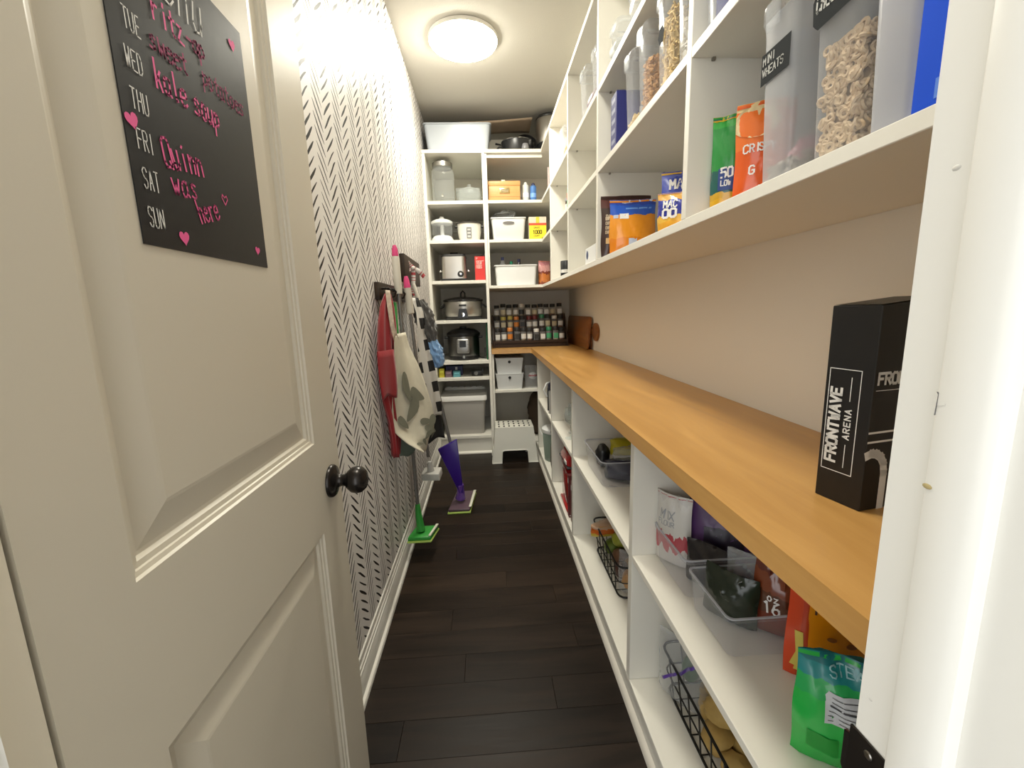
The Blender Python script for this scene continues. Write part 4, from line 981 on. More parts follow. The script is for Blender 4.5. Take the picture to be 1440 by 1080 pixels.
# second cubby
c, f, fs = carton('navy_carton', 'navy carton with a red and white badge beside the short pasta canister', 'box', (.597, 1.712, L2), 0, .19, .070, .20, mat('navy_carton_card', (.025, .030, .16), .4))
for k in range(5): patch(fs, .012, .03 + .035 * k, .055, .045 + .035 * k, mat('carton_grey', (.28, .30, .42), .5), c, 'printed_line')
patch(f, .105, .10, .15, .135, mat('badge_red', (.6, .03, .03), .5), c, 'badge'); patch(f, .085, .09, .104, .145, PAPERW, c, 'badge'); patch(f, .09, .03, .16, .05, PAPERW, c, 'printed_line')
PASTA = mat('pasta', (.74, .54, .24), .6, var=.25, vscale=70); GRAN = mat('granola', (.56, .31, .13), .8, var=.4, vscale=120)
canister('short clear canister with a little pasta next to the navy carton', (.622, 1.553, L2), .090, CD, .250)
canister('clear canister two thirds full of brown granola', (.622, 1.432, L2), .080, CD, .262)
cc = canister('clear canister of golden pasta with a black hexagon label', (.622, 1.278, L2), .080, CD, .262)
canister('clear canister of white rice against the near divider of the second cubby', (.622, 1.155, L2), .070, CD, .250)
fill_bits('pasta_pieces', 'short golden pasta in the bottom of the canister beside the navy carton', (.622, 1.553, L2 + .005), .082, .225, .045, 'stick', PASTA, 260, 4)
fill_bits('granola', 'brown granola clusters in the clear canister', (.622, 1.432, L2 + .005), .072, .225, .165, 'flake', GRAN, 700, 5)
fill_bits('pasta_pieces', 'golden pasta filling the canister with the black hexagon label', (.622, 1.278, L2 + .005), .072, .225, .20, 'stick', PASTA, 520, 6)
fill_bits('rice', 'white rice in the canister against the near divider', (.622, 1.155, L2 + .005), .062, .225, .12, 'flake', mat('rice_white', (.66, .62, .54), .8), 260, 7)
MB().prism([(.020 * math.cos(PI / 3 * i), .024 * math.sin(PI / 3 * i)) for i in range(6)], 0, .0006, lambda u, v, h: (-CD * .49 - .0014 - h, u, v + .15)).build('label', LBL, cc, smooth=0)
for (y_, zz, hh, lab) in ((1.74, L3, .075, 'shallow clear tub on the top shelf, lower of two stacked tubs'), (1.74, L3 + .0758, .065, 'shallow clear tub on the top shelf, upper of two stacked tubs'), (1.53, L3, .13, 'clear tub on the top shelf nearer than the two stacked tubs')):
    canister(lab, (.60, y_, zz), .105, .19, hh, lid_h=.014, name='clear_tub', group='clear tubs on the top wall shelf')

bb1, f = pouch('chocolate_bag', 'dark brown baking bag with cream lettering against the far divider of the second cubby', 'bag', (.595, 1.838, L1), 0, .205, .245, .045, bands('brown_bag', [(0, (.035, .012, .008)), (.8, (.09, .018, .014)), (.93, (.05, .012, .010))], .3, wob=.05), 11, .005)
write('BAKING', .020, .0028, f, mat('cream_print', (.62, .52, .36), .5), bb1, at=(-.085, .150), wf=.5, maxlen=.008, lift=.002, rot=PI / 2 * 0); patch(f, -.085, .055, -.045, .078, mat('tan_print', (.60, .42, .20), .5), bb1, lift=.002, nu=4, nv=3)
for k in range(4): write('CHIPS', .012, .0018, f, mat('cream_print', (.6, .5, .3)), bb1, at=(-.088, .095 + .018 * k), wf=.4, maxlen=.008, lift=.002)
ob, f = pouch('tortilla_bag', 'orange and blue snack bag standing in front of the dark brown bag', 'bag', (.588, 1.735, L1), -.06, .178, .205, .06, bands('orange_bag', [(0, (.72, .22, .01)), (.30, (.80, .30, .02)), (.72, (.02, .10, .55)), (.90, (.02, .06, .40)), (.955, (.62, .66, .78))], .2, wob=.06, wscale=5), 12, .005)
patch(f, -.055, .132, -.020, .152, PAPERW, ob, 'barcode', .0012, 5, 3); patch(f, -.078, .135, -.060, .148, mat('pale_print', (.5, .55, .7), .5), ob, lift=.0012, nu=3, nv=2)
patch(f, -.03, .168, .07, .174, mat('pale_blue_print', (.15, .35, .8), .5), ob, 'printed_line', .0012, 8, 1); patch(f, -.02, .018, .012, .058, mat('pale_print', (.5, .5, .5)), ob, 'nutrition_panel', .0012, 5, 4); patch(f, .04, .03, .08, .055, mat('brown_print', (.3, .2, .1), .5), ob, lift=.0012, nu=5, nv=3)
BLUEB = bands('blue_yellow_bag', [(0, (.74, .36, .03)), (.28, (.78, .46, .06)), (.40, (.02, .03, .30)), (.72, (.03, .05, .36)), (.8, (.76, .42, .10))], .22, wob=.12, wscale=3)
BLUEC = bands('yellow_blue_bag', [(0, (.70, .42, .06)), (.45, (.76, .50, .08)), (.62, (.05, .08, .42)), (.9, (.12, .15, .50))], .22, wob=.12, wscale=3)
m1, f = pouch('macaroni_bag', 'small navy and yellow macaroni bag at the front of the blue bags', 'bag', (.560, 1.255, L1), -.55, .115, .112, .05, BLUEB, 13)
write('OO', .022, .006, f, PAPERW, m1, at=(-.04, .042), maxlen=.006, lift=.002); write('MAC', .018, .0035, f, PAPERW, m1, at=(-.040, .070), wf=.8, maxlen=.006, lift=.002)
m2, f = pouch('macaroni_bag', 'larger blue and yellow macaroni bag leaning behind the small navy one', 'bag', (.630, 1.335, L1), -.45, .17, .200, .05, BLUEC, 14, lean=.02)
write('MAC', .028, .006, f, PAPERW, m2, at=(-.06, .145), wf=.8, maxlen=.006, lift=.002); write('O', .03, .006, f, PAPERW, m2, at=(.0, .1), maxlen=.006, lift=.002)
m3, f = pouch('macaroni_bag', 'blue and yellow macaroni bag half hidden by the near divider', 'bag', (.600, 1.150, L1), -.5, .115, .125, .045, BLUEB, 15)
write('OO', .024, .006, f, PAPERW, m3, at=(-.05, .05), maxlen=.006, lift=.002)

# third cubby and beyond
c, f, fs = carton('white_box', 'low white box with a round blue logo in the third cubby', 'box', (.575, 2.060, L1), 0, .15, .20, .078, mat('white_card', (.78, .78, .77), .5))
MB().lathe([(.020, 0), (.020, .0008), (.013, .0008), (.013, 0)], (-.0756, .058, .045), 24, 'X').build('round_logo', mat('logo_blue', (.10, .13, .26), .5), c)
patch(fs, .036, .036, .049, .054, mat('logo_blue', (.1, .1, .2)), c)
canister('clear canister with mauve packets on the top shelf of the third cubby', (.600, 2.230, L3), .12, .20, .235)
blob('mauve_packet', 'mauve packet inside the top shelf canister of the third cubby', 'packet', (.600, 2.230, L3 + .006), (.07, .038, .08), mat('mauve_film', (.22, .12, .15), .4, var=.4, vscale=25), 4, .15, 16)
canister('clear canister of pale biscuits on the top shelf against the third divider', (.600, 2.010, L3), .10, .20, .21)
blob('biscuit_packet', 'pale biscuits inside the top shelf canister against the third divider', 'packet', (.600, 2.010, L3 + .006), (.07, .033, .05), mat('pale_biscuit', (.62, .52, .44), .7, var=.2, vscale=60), 6, .1, 16)
canister('clear canister with an orange packet on the top shelf of the last cubby', (.590, 2.800, L3), .12, .18, .20)
o = MB().frustum(0, 0, 0, 0, 0, 0, .006, 3, ribs=[(.14, .09, 0), (.14, .09, .13)]).build('orange_packet', bands('orange_packet', [(0, (.70, .30, .16)), (.3, (.72, .22, .06)), (.6, (.72, .6, .45))], .5, wob=.2, wscale=8), None, 50)
o.location = (.590, 2.800, L3 + .006); tag(o, 'orange and cream packet inside the canister of the last cubby', 'packet')
p = thing('jam_jar', 'small dark jar with a grey lid on the middle shelf of the last cubby', 'jar', (.545, 2.720, L2))
MB().lathe([(.036, 0), (.039, .004), (.039, .06), (.034, .066)], n=20).build('jar_body', mat('dark_jam', (.06, .03, .03), .15), p); MB().lathe([(.040, .0665), (.040, .082), (.036, .084)], n=20).build('lid', mat('grey_lid', (.30, .31, .35), .4), p)
MB().lathe([(.0393, .018), (.0393, .048)], n=20, cap=False).build('label', LABC[0], p)
p = thing('drink_can', 'small red and green can on the middle shelf of the last cubby', 'can', (.520, 2.600, L2))
MB().lathe([(.024, 0), (.027, .004), (.027, .105), (.022, .112)], n=20).build('can_body', bands('can_print', [(0, (.12, .35, .14)), (.4, (.62, .16, .10)), (.75, (.2, .36, .2))], .3, wob=.05), p); MB().lathe([(.0225, .1125), (.0225, .116)], n=20).build('can_top', STEEL, p)
pouch('sauce_bag', 'glossy dark red snack bag on the lowest shelf of the last cubby', 'bag', (.575, 2.640, L1), -.5, .10, .185, .06, bands('dark_red_bag', [(0, (.18, .05, .03)), (.3, (.32, .06, .03)), (.5, (.55, .4, .3)), (.6, (.36, .05, .03)), (.9, (.06, .05, .04))], .2, wob=.15, wscale=6), 16, .008)
p = thing('tin', 'small black tin in front of the dark red snack bag', 'tin', (.525, 2.810, L1))
MB().lathe([(.033, 0), (.035, .003), (.035, .092), (.033, .095)], n=22).build('tin_body', mat('black_tin', (.02, .022, .025), .35), p); MB().lathe([(.0353, .02), (.0353, .04)], n=22, cap=False).build('label', LABC[0], p)

# ================================================================== BASE SHELVES, near bay
M5, B5 = .5155, .0855
ba2 = open_bin('clear_bin', 'clear plastic bin holding dark bags beside the orange pouch', 'bin', (.592, .842, M5), 0, .235, .175, .098, BINP, .93, .004, 'clear bins under the worktop', r=.014)
ba1 = open_bin('clear_bin', 'clear plastic bin with a white and red bag against the first divider', 'bin', (.590, 1.040, M5), 0, .235, .195, .110, BINP, .93, .004, 'clear bins under the worktop', r=.014)
wb, f = pouch('flour_bag', 'white bag with red print standing at the far side of the clear bin', 'bag', (.510, 1.105, M5 + .006), -.95, .105, .205, .035, bands('white_red_bag', [(0, (.60, .57, .54)), (.22, (.45, .06, .08)), (.42, (.66, .64, .60)), (.9, (.6, .58, .55))], .4, wob=.15, wscale=5), 21)
write('MIX', .024, .003, f, mat('grey_print', (.3, .3, .3)), wb, at=(-.03, .135), wf=.8, maxlen=.006, lift=.0016); write('FLOUR', .014, .002, f, mat('grey_print', (.3, .3, .3)), wb, at=(-.036, .115), wf=.8, maxlen=.006, lift=.0016)
pb, f = pouch('purple_bag', 'deep purple bag with a dark panel slumped in the far clear bin', 'bag', (.620, 1.035, M5 + .006), -.55, .18, .205, .06, mat('purple_film', (.085, .032, .13), .35, bump=.2, bscale=20), 22, .008, lean=.03)
patch(f, -.05, .07, .05, .135, mat('dark_plum', (.025, .015, .035), .4), pb, lift=.0015, nu=8, nv=5)
db, f = pouch('black_bag', 'glossy black foil bag lying at the front of the far clear bin', 'bag', (.560, .990, M5 + .006), -.8, .12, .115, .055, mat('black_foil', (.018, .016, .018), .22, bump=.3, bscale=24), 23, .008)
blob('olive_bag', 'olive packet tucked behind the white and red bag', 'bag', (.690, 1.112, M5 + .006), (.045, .018, .06), mat('olive_film', (.10, .085, .02), .4), 9, .12, 16)
n1, f = pouch('dark_green_bag', 'very dark green bag at the back of the near clear bin', 'bag', (.545, .870, M5 + .006), -.9, .12, .12, .05, mat('dark_green_film', (.018, .026, .016), .22, bump=.3, bscale=22), 24, .008)
n2, f = pouch('clear_produce_bag', 'crinkled clear bag in the near clear bin', 'bag', (.610, .865, M5 + .006), -.7, .14, .155, .05, FILM, 25, .012)
n3, f = pouch('bean_bag', 'reddish brown bag marked 16 oz in the near clear bin', 'bag', (.640, .812, M5 + .006), -.55, .13, .165, .055, bands('bean_film', [(0, (.16, .03, .015)), (.35, (.10, .03, .012)), (.6, (.20, .05, .02)), (.85, (.12, .03, .02))], .2, wob=.15), 26, .008)
write('16', .026, .004, f, PAPERW, n3, at=(-.045, .055), wf=.7, maxlen=.006, lift=.002, rot=.1); write('oz', .016, .0026, f, PAPERW, n3, at=(-.04, .085), wf=.8, maxlen=.006, lift=.002)
op, f = pouch('orange_pouch', 'large orange and red pouch with dark lettering beside the near clear bin', 'bag', (.665, .705, M5), -.22, .185, .300, .07, bands('big_orange_pouch', [(0, (.62, .055, .01)), (.10, (.52, .045, .01)), (.15, (.78, .26, .005)), (.9, (.80, .30, .01))], .25, axis=0, wob=.03), 27, .005)
write('FREE', .018, .0034, f, mat('brown_ink', (.07, .02, .005), .5), op, at=(-.058, .150), wf=.85, gap=3.0, maxlen=.006, lift=.002)
for (u, v, s) in ((-.010, .128, .010), (.015, .118, .009), (.005, .095, .008), (-.03, .105, .006)):
    mb = MB(); P = [f(u + s * 1.3 * math.cos(2 * PI * i / 14), v + s * .8 * math.sin(2 * PI * i / 14), .002) for i in range(14)]; vs = [mb.bm.verts.new(q) for q in P]; mb.bm.faces.new(vs); mb.build('printed_nut', mat('nut_print', (.30, .09, .01), .5), op, smooth=0)
mb = MB(); ribbons(mb, [[(-.080, .03), (-.074, .06), (-.078, .10)], [(-.074, .02), (-.070, .05)]], .011, f, .008, .002); mb.build('printed_squiggle', mat('yellow_print', (.70, .55, .10), .5), op, smooth=0)
gb, f = pouch('green_bag', 'bright green and teal frozen food bag with a nutrition panel at the doorway end', 'bag', (.553, .552, M5), -.38, .150, .185, .07, bands('green_teal_bag', [(0, (.02, .42, .06)), (.30, (.02, .46, .07)), (.62, (.02, .40, .10)), (.78, (.01, .24, .25)), (.92, (.01, .16, .18))], .25, wob=.08, wscale=4), 28, .007)
patch(f, -.040, .085, .060, .135, mat('label_silver', (.60, .62, .66), .5), gb, 'nutrition_panel', .0014, 10, 5)
for k in range(6): patch(f, -.036, .090 + .0075 * k, .054, .0912 + .0075 * k + (.002 if k == 3 else 0), mat('ink_dark', (.05, .05, .06), .6), gb, 'printed_line', .0020, 10, 1)
write('STEAM', .014, .002, f, mat('pale_teal', (.3, .55, .58), .5), gb, at=(-.035, .158), wf=.9, maxlen=.006, lift=.002)
patch(f, -.06, .03, -.02, .06, mat('leaf_green', (.01, .28, .03), .5), gb, lift=.0014, nu=5, nv=4)

wa = wire_basket('black wire basket of potatoes in plastic bags at the bottom of the near bay', (.630, .935, B5), .25, .42, .135)
POT = mat('potato', (.50, .33, .10), .7, var=.3, vscale=30)
k = 0
for (x, y_, z_, s) in ((.57, .92, 0, .040), (.60, .99, 0, .042), (.64, .88, 0, .043), (.66, .97, 0, .04), (.62, 1.04, 0, .038), (.58, .93, .07, .036), (.62, 1.0, .068, .038), (.66, .91, .07, .036), (.575, .84, 0, .036), (.63, .80, 0, .036)):
    k += 1
    blob('potato', 'yellow potato in the black wire basket of the near bay', 'potato', (x, y_, B5 + .009 + z_), (s * 1.25, s, s * .8), POT, k, .12, 14, rz=k * .9, group='potatoes in the near wire basket')
zb, f = pouch('zip_bag', 'clear zip bag with a purple slider leaning over the near wire basket', 'bag', (.545, 1.060, B5 + .010), -.95, .17, .205, .07, FILM, 31, .012)
mb = MB(); ribbons(mb, [[(-.06, .055), (.05, .165)]], .008, f, .01, .002); mb.build('purple_slider', mat('purple_zip', (.10, .04, .32), .35), zb, smooth=0)
blob('green_packet', 'dull green packet inside the clear zip bag', 'packet', (.575, 1.085, B5 + .05), (.03, .02, .045), mat('dull_green', (.10, .18, .10), .5), 3, .1, 14)
blob('peach_packet', 'peach coloured packet inside the clear zip bag', 'packet', (.62, 1.05, B5 + .13), (.035, .02, .05), mat('peach', (.55, .30, .18), .5), 5, .1, 14)

# second base bay
bb2 = open_bin('clear_bin', 'clear plastic bin of dark packets topped by a yellow bag', 'bin', (.575, 1.790, M5), 0, .255, .325, .112, BINP, .92, .004, 'clear bins under the worktop', r=.03)
o, f = pouch('navy_pack', 'dark navy packet lying at the front of the second bay bin', 'bag', (.585, 1.735, M5 + .006), -.1, .19, .075, .15, mat('navy_film', (.016, .018, .045), .25, bump=.3, bscale=18), 33, .008, .5)
o, f = pouch('yellow_bag', 'olive yellow bag lying on top in the second bay bin', 'bag', (.630, 1.850, M5 + .07), 0, .17, .072, .12, mat('yellow_film', (.42, .36, .02), .3, bump=.3, bscale=18), 34, .008, .3)
o, f = pouch('clear_tray_pack', 'clear film packet wedged between the navy packet and yellow bag', 'bag', (.610, 1.760, M5 + .080), 0, .16, .05, .11, FILM, 35, .008, .4)
blob('black_packet', 'small black packet at the far left of the second bay bin', 'packet', (.515, 1.87, M5 + .006), (.032, .03, .055), BLACK, 12, .15, 16)
wb2 = wire_basket('black wire basket of produce at the bottom of the second bay', (.610, 1.720, B5), .25, .42, .150)
k = 0
for (x, y_, z_, s, c_, nm) in ((.56, 1.84, .0, .042, 'lime', 'green'), (.58, 1.79, .065, .040, 'lime', 'yellow-green'), (.62, 1.86, .0, .042, 'lime', 'pale green'), (.57, 1.75, 0, .042, 'onion', 'brown'), (.60, 1.67, 0, .044, 'onion', 'tan'), (.55, 1.66, 0, .038, 'onion', 'dark brown'), (.65, 1.74, 0, .042, 'onion', 'golden')):
    k += 1; lime = c_ == 'lime'
    blob('lime' if lime else 'onion', '%s %s in the wire basket of the second bay' % (nm, 'fruit' if lime else 'onion'), 'fruit' if lime else 'onion', (x, y_, B5 + .009 + z_), (s, s, s * .9), mat('veg_' + nm, {'green': (.14, .20, .02), 'yellow-green': (.32, .34, .03), 'pale green': (.25, .28, .06), 'brown': (.16, .07, .03), 'tan': (.42, .26, .11), 'dark brown': (.09, .04, .03), 'golden': (.45, .25, .08)}[nm], .45, var=.3, vscale=30), 40 + k, .06, 14, group='produce in the second wire basket')
o, f = pouch('carrot_bag', 'orange and clear carrot bag draped over the far end of the second wire basket', 'bag', (.545, 1.870, B5 + .105), .35, .19, .055, .10, bands('carrot_bag', [(0, (.55, .40, .05)), (.35, (.62, .14, .02)), (.75, (.55, .35, .22))], .2, wob=.2, wscale=5), 36, .008, .6)
blob('bread_roll', 'tan bread rolls in clear film at the near end of the second wire basket', 'bread', (.590, 1.560, B5 + .009), (.075, .05, .055), mat('bread', (.50, .28, .12), .6, var=.25, vscale=18), 51, .14, 18)
pouch('bread_bag', 'clear bread bag with pink print over the near rolls', 'bag', (.555, 1.545, B5 + .0095), -.8, .13, .175, .04, FILM, 37, .012)

# third bay: glasses above, red appliance below
p0 = thing('wine_glass', 'clear stemmed glass under the worktop, nearest of the six', 'glass', (.46, 2.14, M5), 0, 'stemmed glasses on the middle shelf')
MB().lathe([(0, .001), (.033, .001), (.034, .003), (.008, .008), (.0045, .02), (.0045, .075), (.015, .085), (.032, .105), (.037, .135), (.031, .178), (.0295, .178), (.0355, .135), (.030, .107), (.012, .09), (0, .0875)], n=20, cap=False).build('bowl', GLASS, p0, smooth=60)
for i, (x, y_) in enumerate(((.50, 2.24), (.46, 2.34), (.55, 2.16), (.57, 2.30), (.50, 2.45))):
    dup(p0, (x, y_, M5), 0, 'clear stemmed glass under the worktop, %s of six counted from the near side' % ordn[i + 1])
p = thing('red_mixer', 'red and black countertop appliance at the bottom of the third bay', 'appliance', (.535, 2.400, B5))
RED = mat('gloss_red', (.38, .010, .012), .15, coat=.5)
B((-.11, -.12, 0), (.11, .12, .02), .008).build('base', RED, p); B((-.100, -.095, .0205), (.095, .11, .22), .02).build('body', RED, p)
MB().frustum(0, 0, 0, 0, 0, 0, .05, 5, ribs=[(.20, .24, .2205), (.22, .26, .25), (.22, .26, .30), (.19, .22, .335)]).build('head', RED, p, smooth=50)
B((-.112, -.132, .268), (.112, .132, .282), .004).build('black_band', BLACK, p); MB().lathe([(.03, .3355), (.03, .35), (.02, .358), (0, .359)], n=20).build('top_cap', BLACK, p)
B((-.1125, -.10, .288), (-.108, -.04, .306), .001, 1).build('badge', PAPERW, p)
for (y_, c_, h, nm, x) in ((2.235, (.10, .03, .03), .245, 'dark maroon'), (2.180, (.20, .10, .08), .23, 'brown')) and (((2.250, (.13, .02, .022), .25, 'dark maroon', .52)), ((2.185, (.16, .075, .06), .235, 'brown', .525))):
    c, f, fs = carton('cookbook', nm + ' cookbook standing in front of the red appliance', 'book', (x, y_, B5), .0, .19, .035, h, mat('book_' + nm, c_, .5), group='cookbooks at the bottom of the third bay')
    patch(fs, .008, h - .05, .027, h - .02, PAPERW, c, 'spine_label'); patch(f, .004, .01, .186, .014, PAPERW, c, 'page_line')
# fourth bay
p = thing('water_jug', 'jug with navy lid and white handle on the middle shelf of the last base bay', 'jug', (.475, 2.960, M5))
MB().lathe([(.045, 0), (.052, .005), (.055, .16), (.05, .17)], n=22).build('jug_body', mat('jug_grey', (.34, .33, .31), .35), p); MB().lathe([(.056, .1705), (.058, .18), (.058, .212), (.045, .226)], n=22).build('lid', mat('jug_navy', (.012, .014, .04), .3), p)
B((-.06, -.008, .02), (-.05, .008, .185), .003).build('dark_stripe', BLACK, p); MB().tube([(-.04, 0, .227), (-.065, 0, .215), (-.085, 0, .17), (-.062, 0, .12)], .007, 8).build('handle', WPLASTIC, p)
MB().lathe([(.024, 0), (.025, .003), (.025, .06), (.02, .066), (0, .067)], (.50, 2.850, M5), 18).build('yellow_pot', mat('olive_pot', (.34, .32, .08), .4))
tag(bpy.data.objects['yellow_pot'], 'little olive yellow pot beside the jug with the navy lid', 'pot')
p = thing('bucket', 'pale green translucent tub with a white lid and carry handle beside the step stool', 'tub', (.520, 3.200, B5))
MB().lathe([(.095, 0), (.10, .005), (.112, .20), (.112, .225)], n=28, cap=True).build('tub_body', clear('green_tub', (.55, .66, .60), .40, .25, (.50, .60, .54)), p, smooth=50); MB().lathe([(.117, .2255), (.119, .232), (.119, .252), (.11, .258), (0, .259)], n=28).build('lid', WPLASTIC, p)
MB().tube([(.118 * math.cos(a) * 1.02 - .02 * math.sin(a) ** 2, .118 * math.sin(a) * 0 - .122 * math.cos(a), .225 - .085 * math.sin(a)) for a in [PI * i / 14 for i in range(15)]], .004, 6).build('carry_handle', WPLASTIC, p)
pouch('brown_sack', 'dark brown paper sack at the bottom of the last base bay', 'bag', (.50, 2.880, B5), -.9, .20, .30, .10, mat('brown_sack_paper', (.10, .055, .045), .6, bump=.3, bscale=14, var=.3), 38, .008)

# corner base unit
DR = mat('drawer_white', (.66, .67, .67), .4)
for k, lab in enumerate(('lower of two stacked small white drawers with a round finger hole', 'upper of two stacked small white drawers with a round finger hole')):
    p = thing('drawer_box', lab, 'drawer', (.190, 3.845, .5595 + .1395 * k), 0, 'stacked drawers in the corner')
    MB().frustum(0, 0, 0, 0, 0, 0, .008, 3, ribs=[(.215, .235, 0), (.245, .262, .134), (.250, .266, .135), (.250, .266, .1385)]).build('drawer_body', DR, p, smooth=40)
    MB().lathe([(.0125, -.1322), (.0125, -.1265)], (0, 0, .104), 20, 'Y').build('finger_hole', BLACKM, p)
pouch('white_plastic_bag', 'crumpled clear plastic bag with red print beside the small white drawers', 'bag', (.390, 3.780, .5595), -.2, .125, .20, .08, FILM, 39, .014)
blob('red_packet', 'red and white packet inside the crumpled plastic bag', 'packet', (.40, 3.78, .5595 + .075), (.04, .02, .03), bands('red_white', [(0, (.6, .6, .6)), (.4, (.45, .05, .06)), (.7, (.7, .7, .7))], .4, wob=.2), 7, .12, 14)
blob('dark_cloth', 'heap of dark brown cloth at the bottom of the corner base unit', 'cloth', (.46, 3.90, B5), (.10, .09, .21), mat('brown_cloth', (.055, .035, .02), .9, bump=.4, bscale=25), 14, .22, 24)
blob('white_tub', 'small off-white tub under the heap of dark cloth', 'tub', (.58, 3.79, B5), (.05, .04, .05), WPLASTIC, 15, .03, 18)

# ================================================================== STEP STOOL
ST = mat('stool_plastic', (.74, .73, .66), .4)
p = thing('step_stool', 'white plastic step stool with a perforated top on the floor in the back corner', 'stool', (.2005, 3.515, 0))
H = .300
def st_map(side):
    def f(u, v, h):
        k = v / H; hw = .188 - (.188 - .157) * k - h; hd = .138 - (.138 - .112) * k - h
        return {'f': (u * hw / .188, -hd, v), 'b': (-u * hw / .188, hd, v), 'l': (-hw, -u * hd / .138, v), 'r': (hw, u * hd / .138, v)}[side]
    return f
def arch(hw, a, zt_, k=.02):
    return [(-hw, 0), (-a, 0)] + [(-a, zt_ - k)] + [(-a + k - k * math.cos(PI / 2 * j / 4), zt_ - k + k * math.sin(PI / 2 * j / 4)) for j in range(1, 5)] + [(a - k + k * math.sin(PI / 2 * j / 4), zt_ - k + k * math.cos(PI / 2 * j / 4)) for j in range(0, 4)] + [(a, zt_ - k), (a, 0), (hw, 0), (hw, H), (-hw, H)]
for s, hw, a in (('f', .188, .112), ('b', .188, .112), ('l', .138, .07), ('r', .138, .07)):
    MB().prism(arch(hw, a, .105), 0, .005, st_map(s)).build('side_panel', ST, p, smooth=25)
    fm = st_map(s)
    L = arch(hw, a, .105)[:-2]; MB().tube([fm(u, v + .004, -.001) for u, v in L], .0045, 6).build('rim_bead', ST, p)
MB().frustum(0, 0, 0, 0, 0, 0, .018, 4, ribs=[(.314, .224, H - .012), (.316, .226, H - .003), (.308, .218, H)]).build('top', ST, p, smooth=40)
for i in range(7):
    for j in range(3):
        MB().prism([(.008 * math.cos(2 * PI * q / 10), .022 * math.sin(2 * PI * q / 10)) for q in range(10)], H - .001, H + .0006, lambda u, v, h, i=i, j=j: (-.126 + .042 * i + u, -.070 + .07 * j + v, h)).build('grip_hole', BLACKM, p, smooth=0)

# ================================================================== LEFT WALL: hook rail, sign, aprons, mops
XW = XL + .0005
RAILW = wood('dark_rail_wood', (.018, .010, .006), (.04, .024, .014), .45, axis=1)
p = thing('hook_rail', 'dark wooden rail with hooks on the herringbone wall', 'hook rail', (XW, 2.12, 1.345))
B((0, -.265, -.036), (.020, .40, .036), .003).build('rail_board', RAILW, p)
for k in range(6):
    yy = -.22 + .11 * k
    MB().tube([(.020, yy, .01), (.050, yy, .012), (.058, yy, .0), (.050, yy, -.02), (.040, yy, -.022)], .0045, 8).build('hook', BRONZE, p)
p = thing('ribbon_sign', 'dark wooden wall sign tied with a red and white ribbon bow', 'sign', (XW, 2.72, 1.495))
B((0, -.27, -.075), (.028, .27, .075), .003).build('sign_board', RAILW, p)
RIB = bands('striped_ribbon', [(0, (.72, .68, .64)), (.2, (.45, .05, .06)), (.3, (.74, .7, .66)), (.55, (.45, .05, .06)), (.65, (.74, .70, .66)), (.85, (.5, .06, .07))], .6, axis=1, wob=.02, bump=0)
def ribbon(pts, w=.016):
    def fn(a, b):
        q = a * (len(pts) - 1); i = min(int(q), len(pts) - 2); v = Vector(pts[i]).lerp(Vector(pts[i + 1]), q - i)
        d_ = (Vector(pts[-1]) - Vector(pts[0])).normalized(); return v + Vector((-d_.z, 0, d_.x)) * w * (b - .5) + Vector((0, .004 * math.sin(9 * a), 0))
    return MB().grid(fn, 16, 2)
for pts in ([(.047, -.12, .012), (.030, -.13, .030), (.014, -.14, .052), (.006, -.14, .068)], [(.047, -.12, .012), (.070, -.11, .0), (.092, -.10, -.022), (.105, -.10, -.040)], [(.047, -.12, .010), (.028, -.13, .004), (.010, -.14, -.018), (.004, -.14, -.036)], [(.047, -.12, .008), (.046, -.12, -.05), (.040, -.12, -.11), (.040, -.12, -.16)]):
    ribbon(pts, .024).build('ribbon_loop', RIB, p, 60, solid=.0015)
MB().ball((.047, -.12, .010), .014, 10).build('ribbon_knot', RIB, p)

def drape(rows, m, name, parent, folds=3., amp=.012, nu=24, nv=30, seed=0, thick=.0022):
    """hanging cloth from rows (x_left, y_left, x_right, y_right, z)"""
    r = random.Random(seed); ph = r.uniform(0, 6.3)
    def fn(u, v):
        q = v * (len(rows) - 1); i = min(int(q), len(rows) - 2); k = q - i; a, b = rows[i], rows[i + 1]
        R_ = [a[j] + (b[j] - a[j]) * k for j in range(5)]
        p0, p1 = Vector((R_[0], R_[1], R_[4])), Vector((R_[2], R_[3], R_[4]))
        d = (p1 - p0); nn = Vector((d.y, -d.x, 0)).normalized() if d.length > 1e-6 else Vector((1, 0, 0))
        w = math.sin(2 * PI * folds * u + ph + 1.2 * math.sin(2.5 * v + ph)) * amp * (.35 + .65 * v)
        pnt = p0 + d * u + nn * w + Vector((0, 0, .012 * math.sin(5 * u + ph) * v))
        pnt.x = max(pnt.x, XL + .006); return pnt
    return MB().grid(fn, nu, nv).build(name, m, parent, 70, solid=thick)
rd = thing('apron', 'dark red apron hanging from the hook rail nearest the door', 'apron', (0, 0, 0), 0, 'aprons on the hook rail')
REDC = mat('red_cotton', (.30, .012, .018), .85, bump=.2, bscale=300, sheen=.2)
drape([(-.424, 1.88, -.412, 1.93, 1.333), (-.430, 1.80, -.405, 1.94, 1.280), (-.434, 1.75, -.402, 1.94, 1.207), (-.440, 1.73, -.402, 1.94, 1.103), (-.446, 1.74, -.408, 1.94, .981), (-.444, 1.76, -.415, 1.94, .888), (-.436, 1.80, -.418, 1.94, .792), (-.434, 1.82, -.420, 1.94, .696), (-.434, 1.83, -.425, 1.93, .612)], REDC, 'apron_cloth', rd, 3, .010, seed=1)
drape([(-.438, 1.735, -.395, 1.84, 1.10), (-.440, 1.735, -.393, 1.845, 1.02), (-.438, 1.745, -.395, 1.85, .94), (-.436, 1.75, -.400, 1.85, .90)], REDC, 'pocket', rd, 1, .004, 10, 8, seed=2)
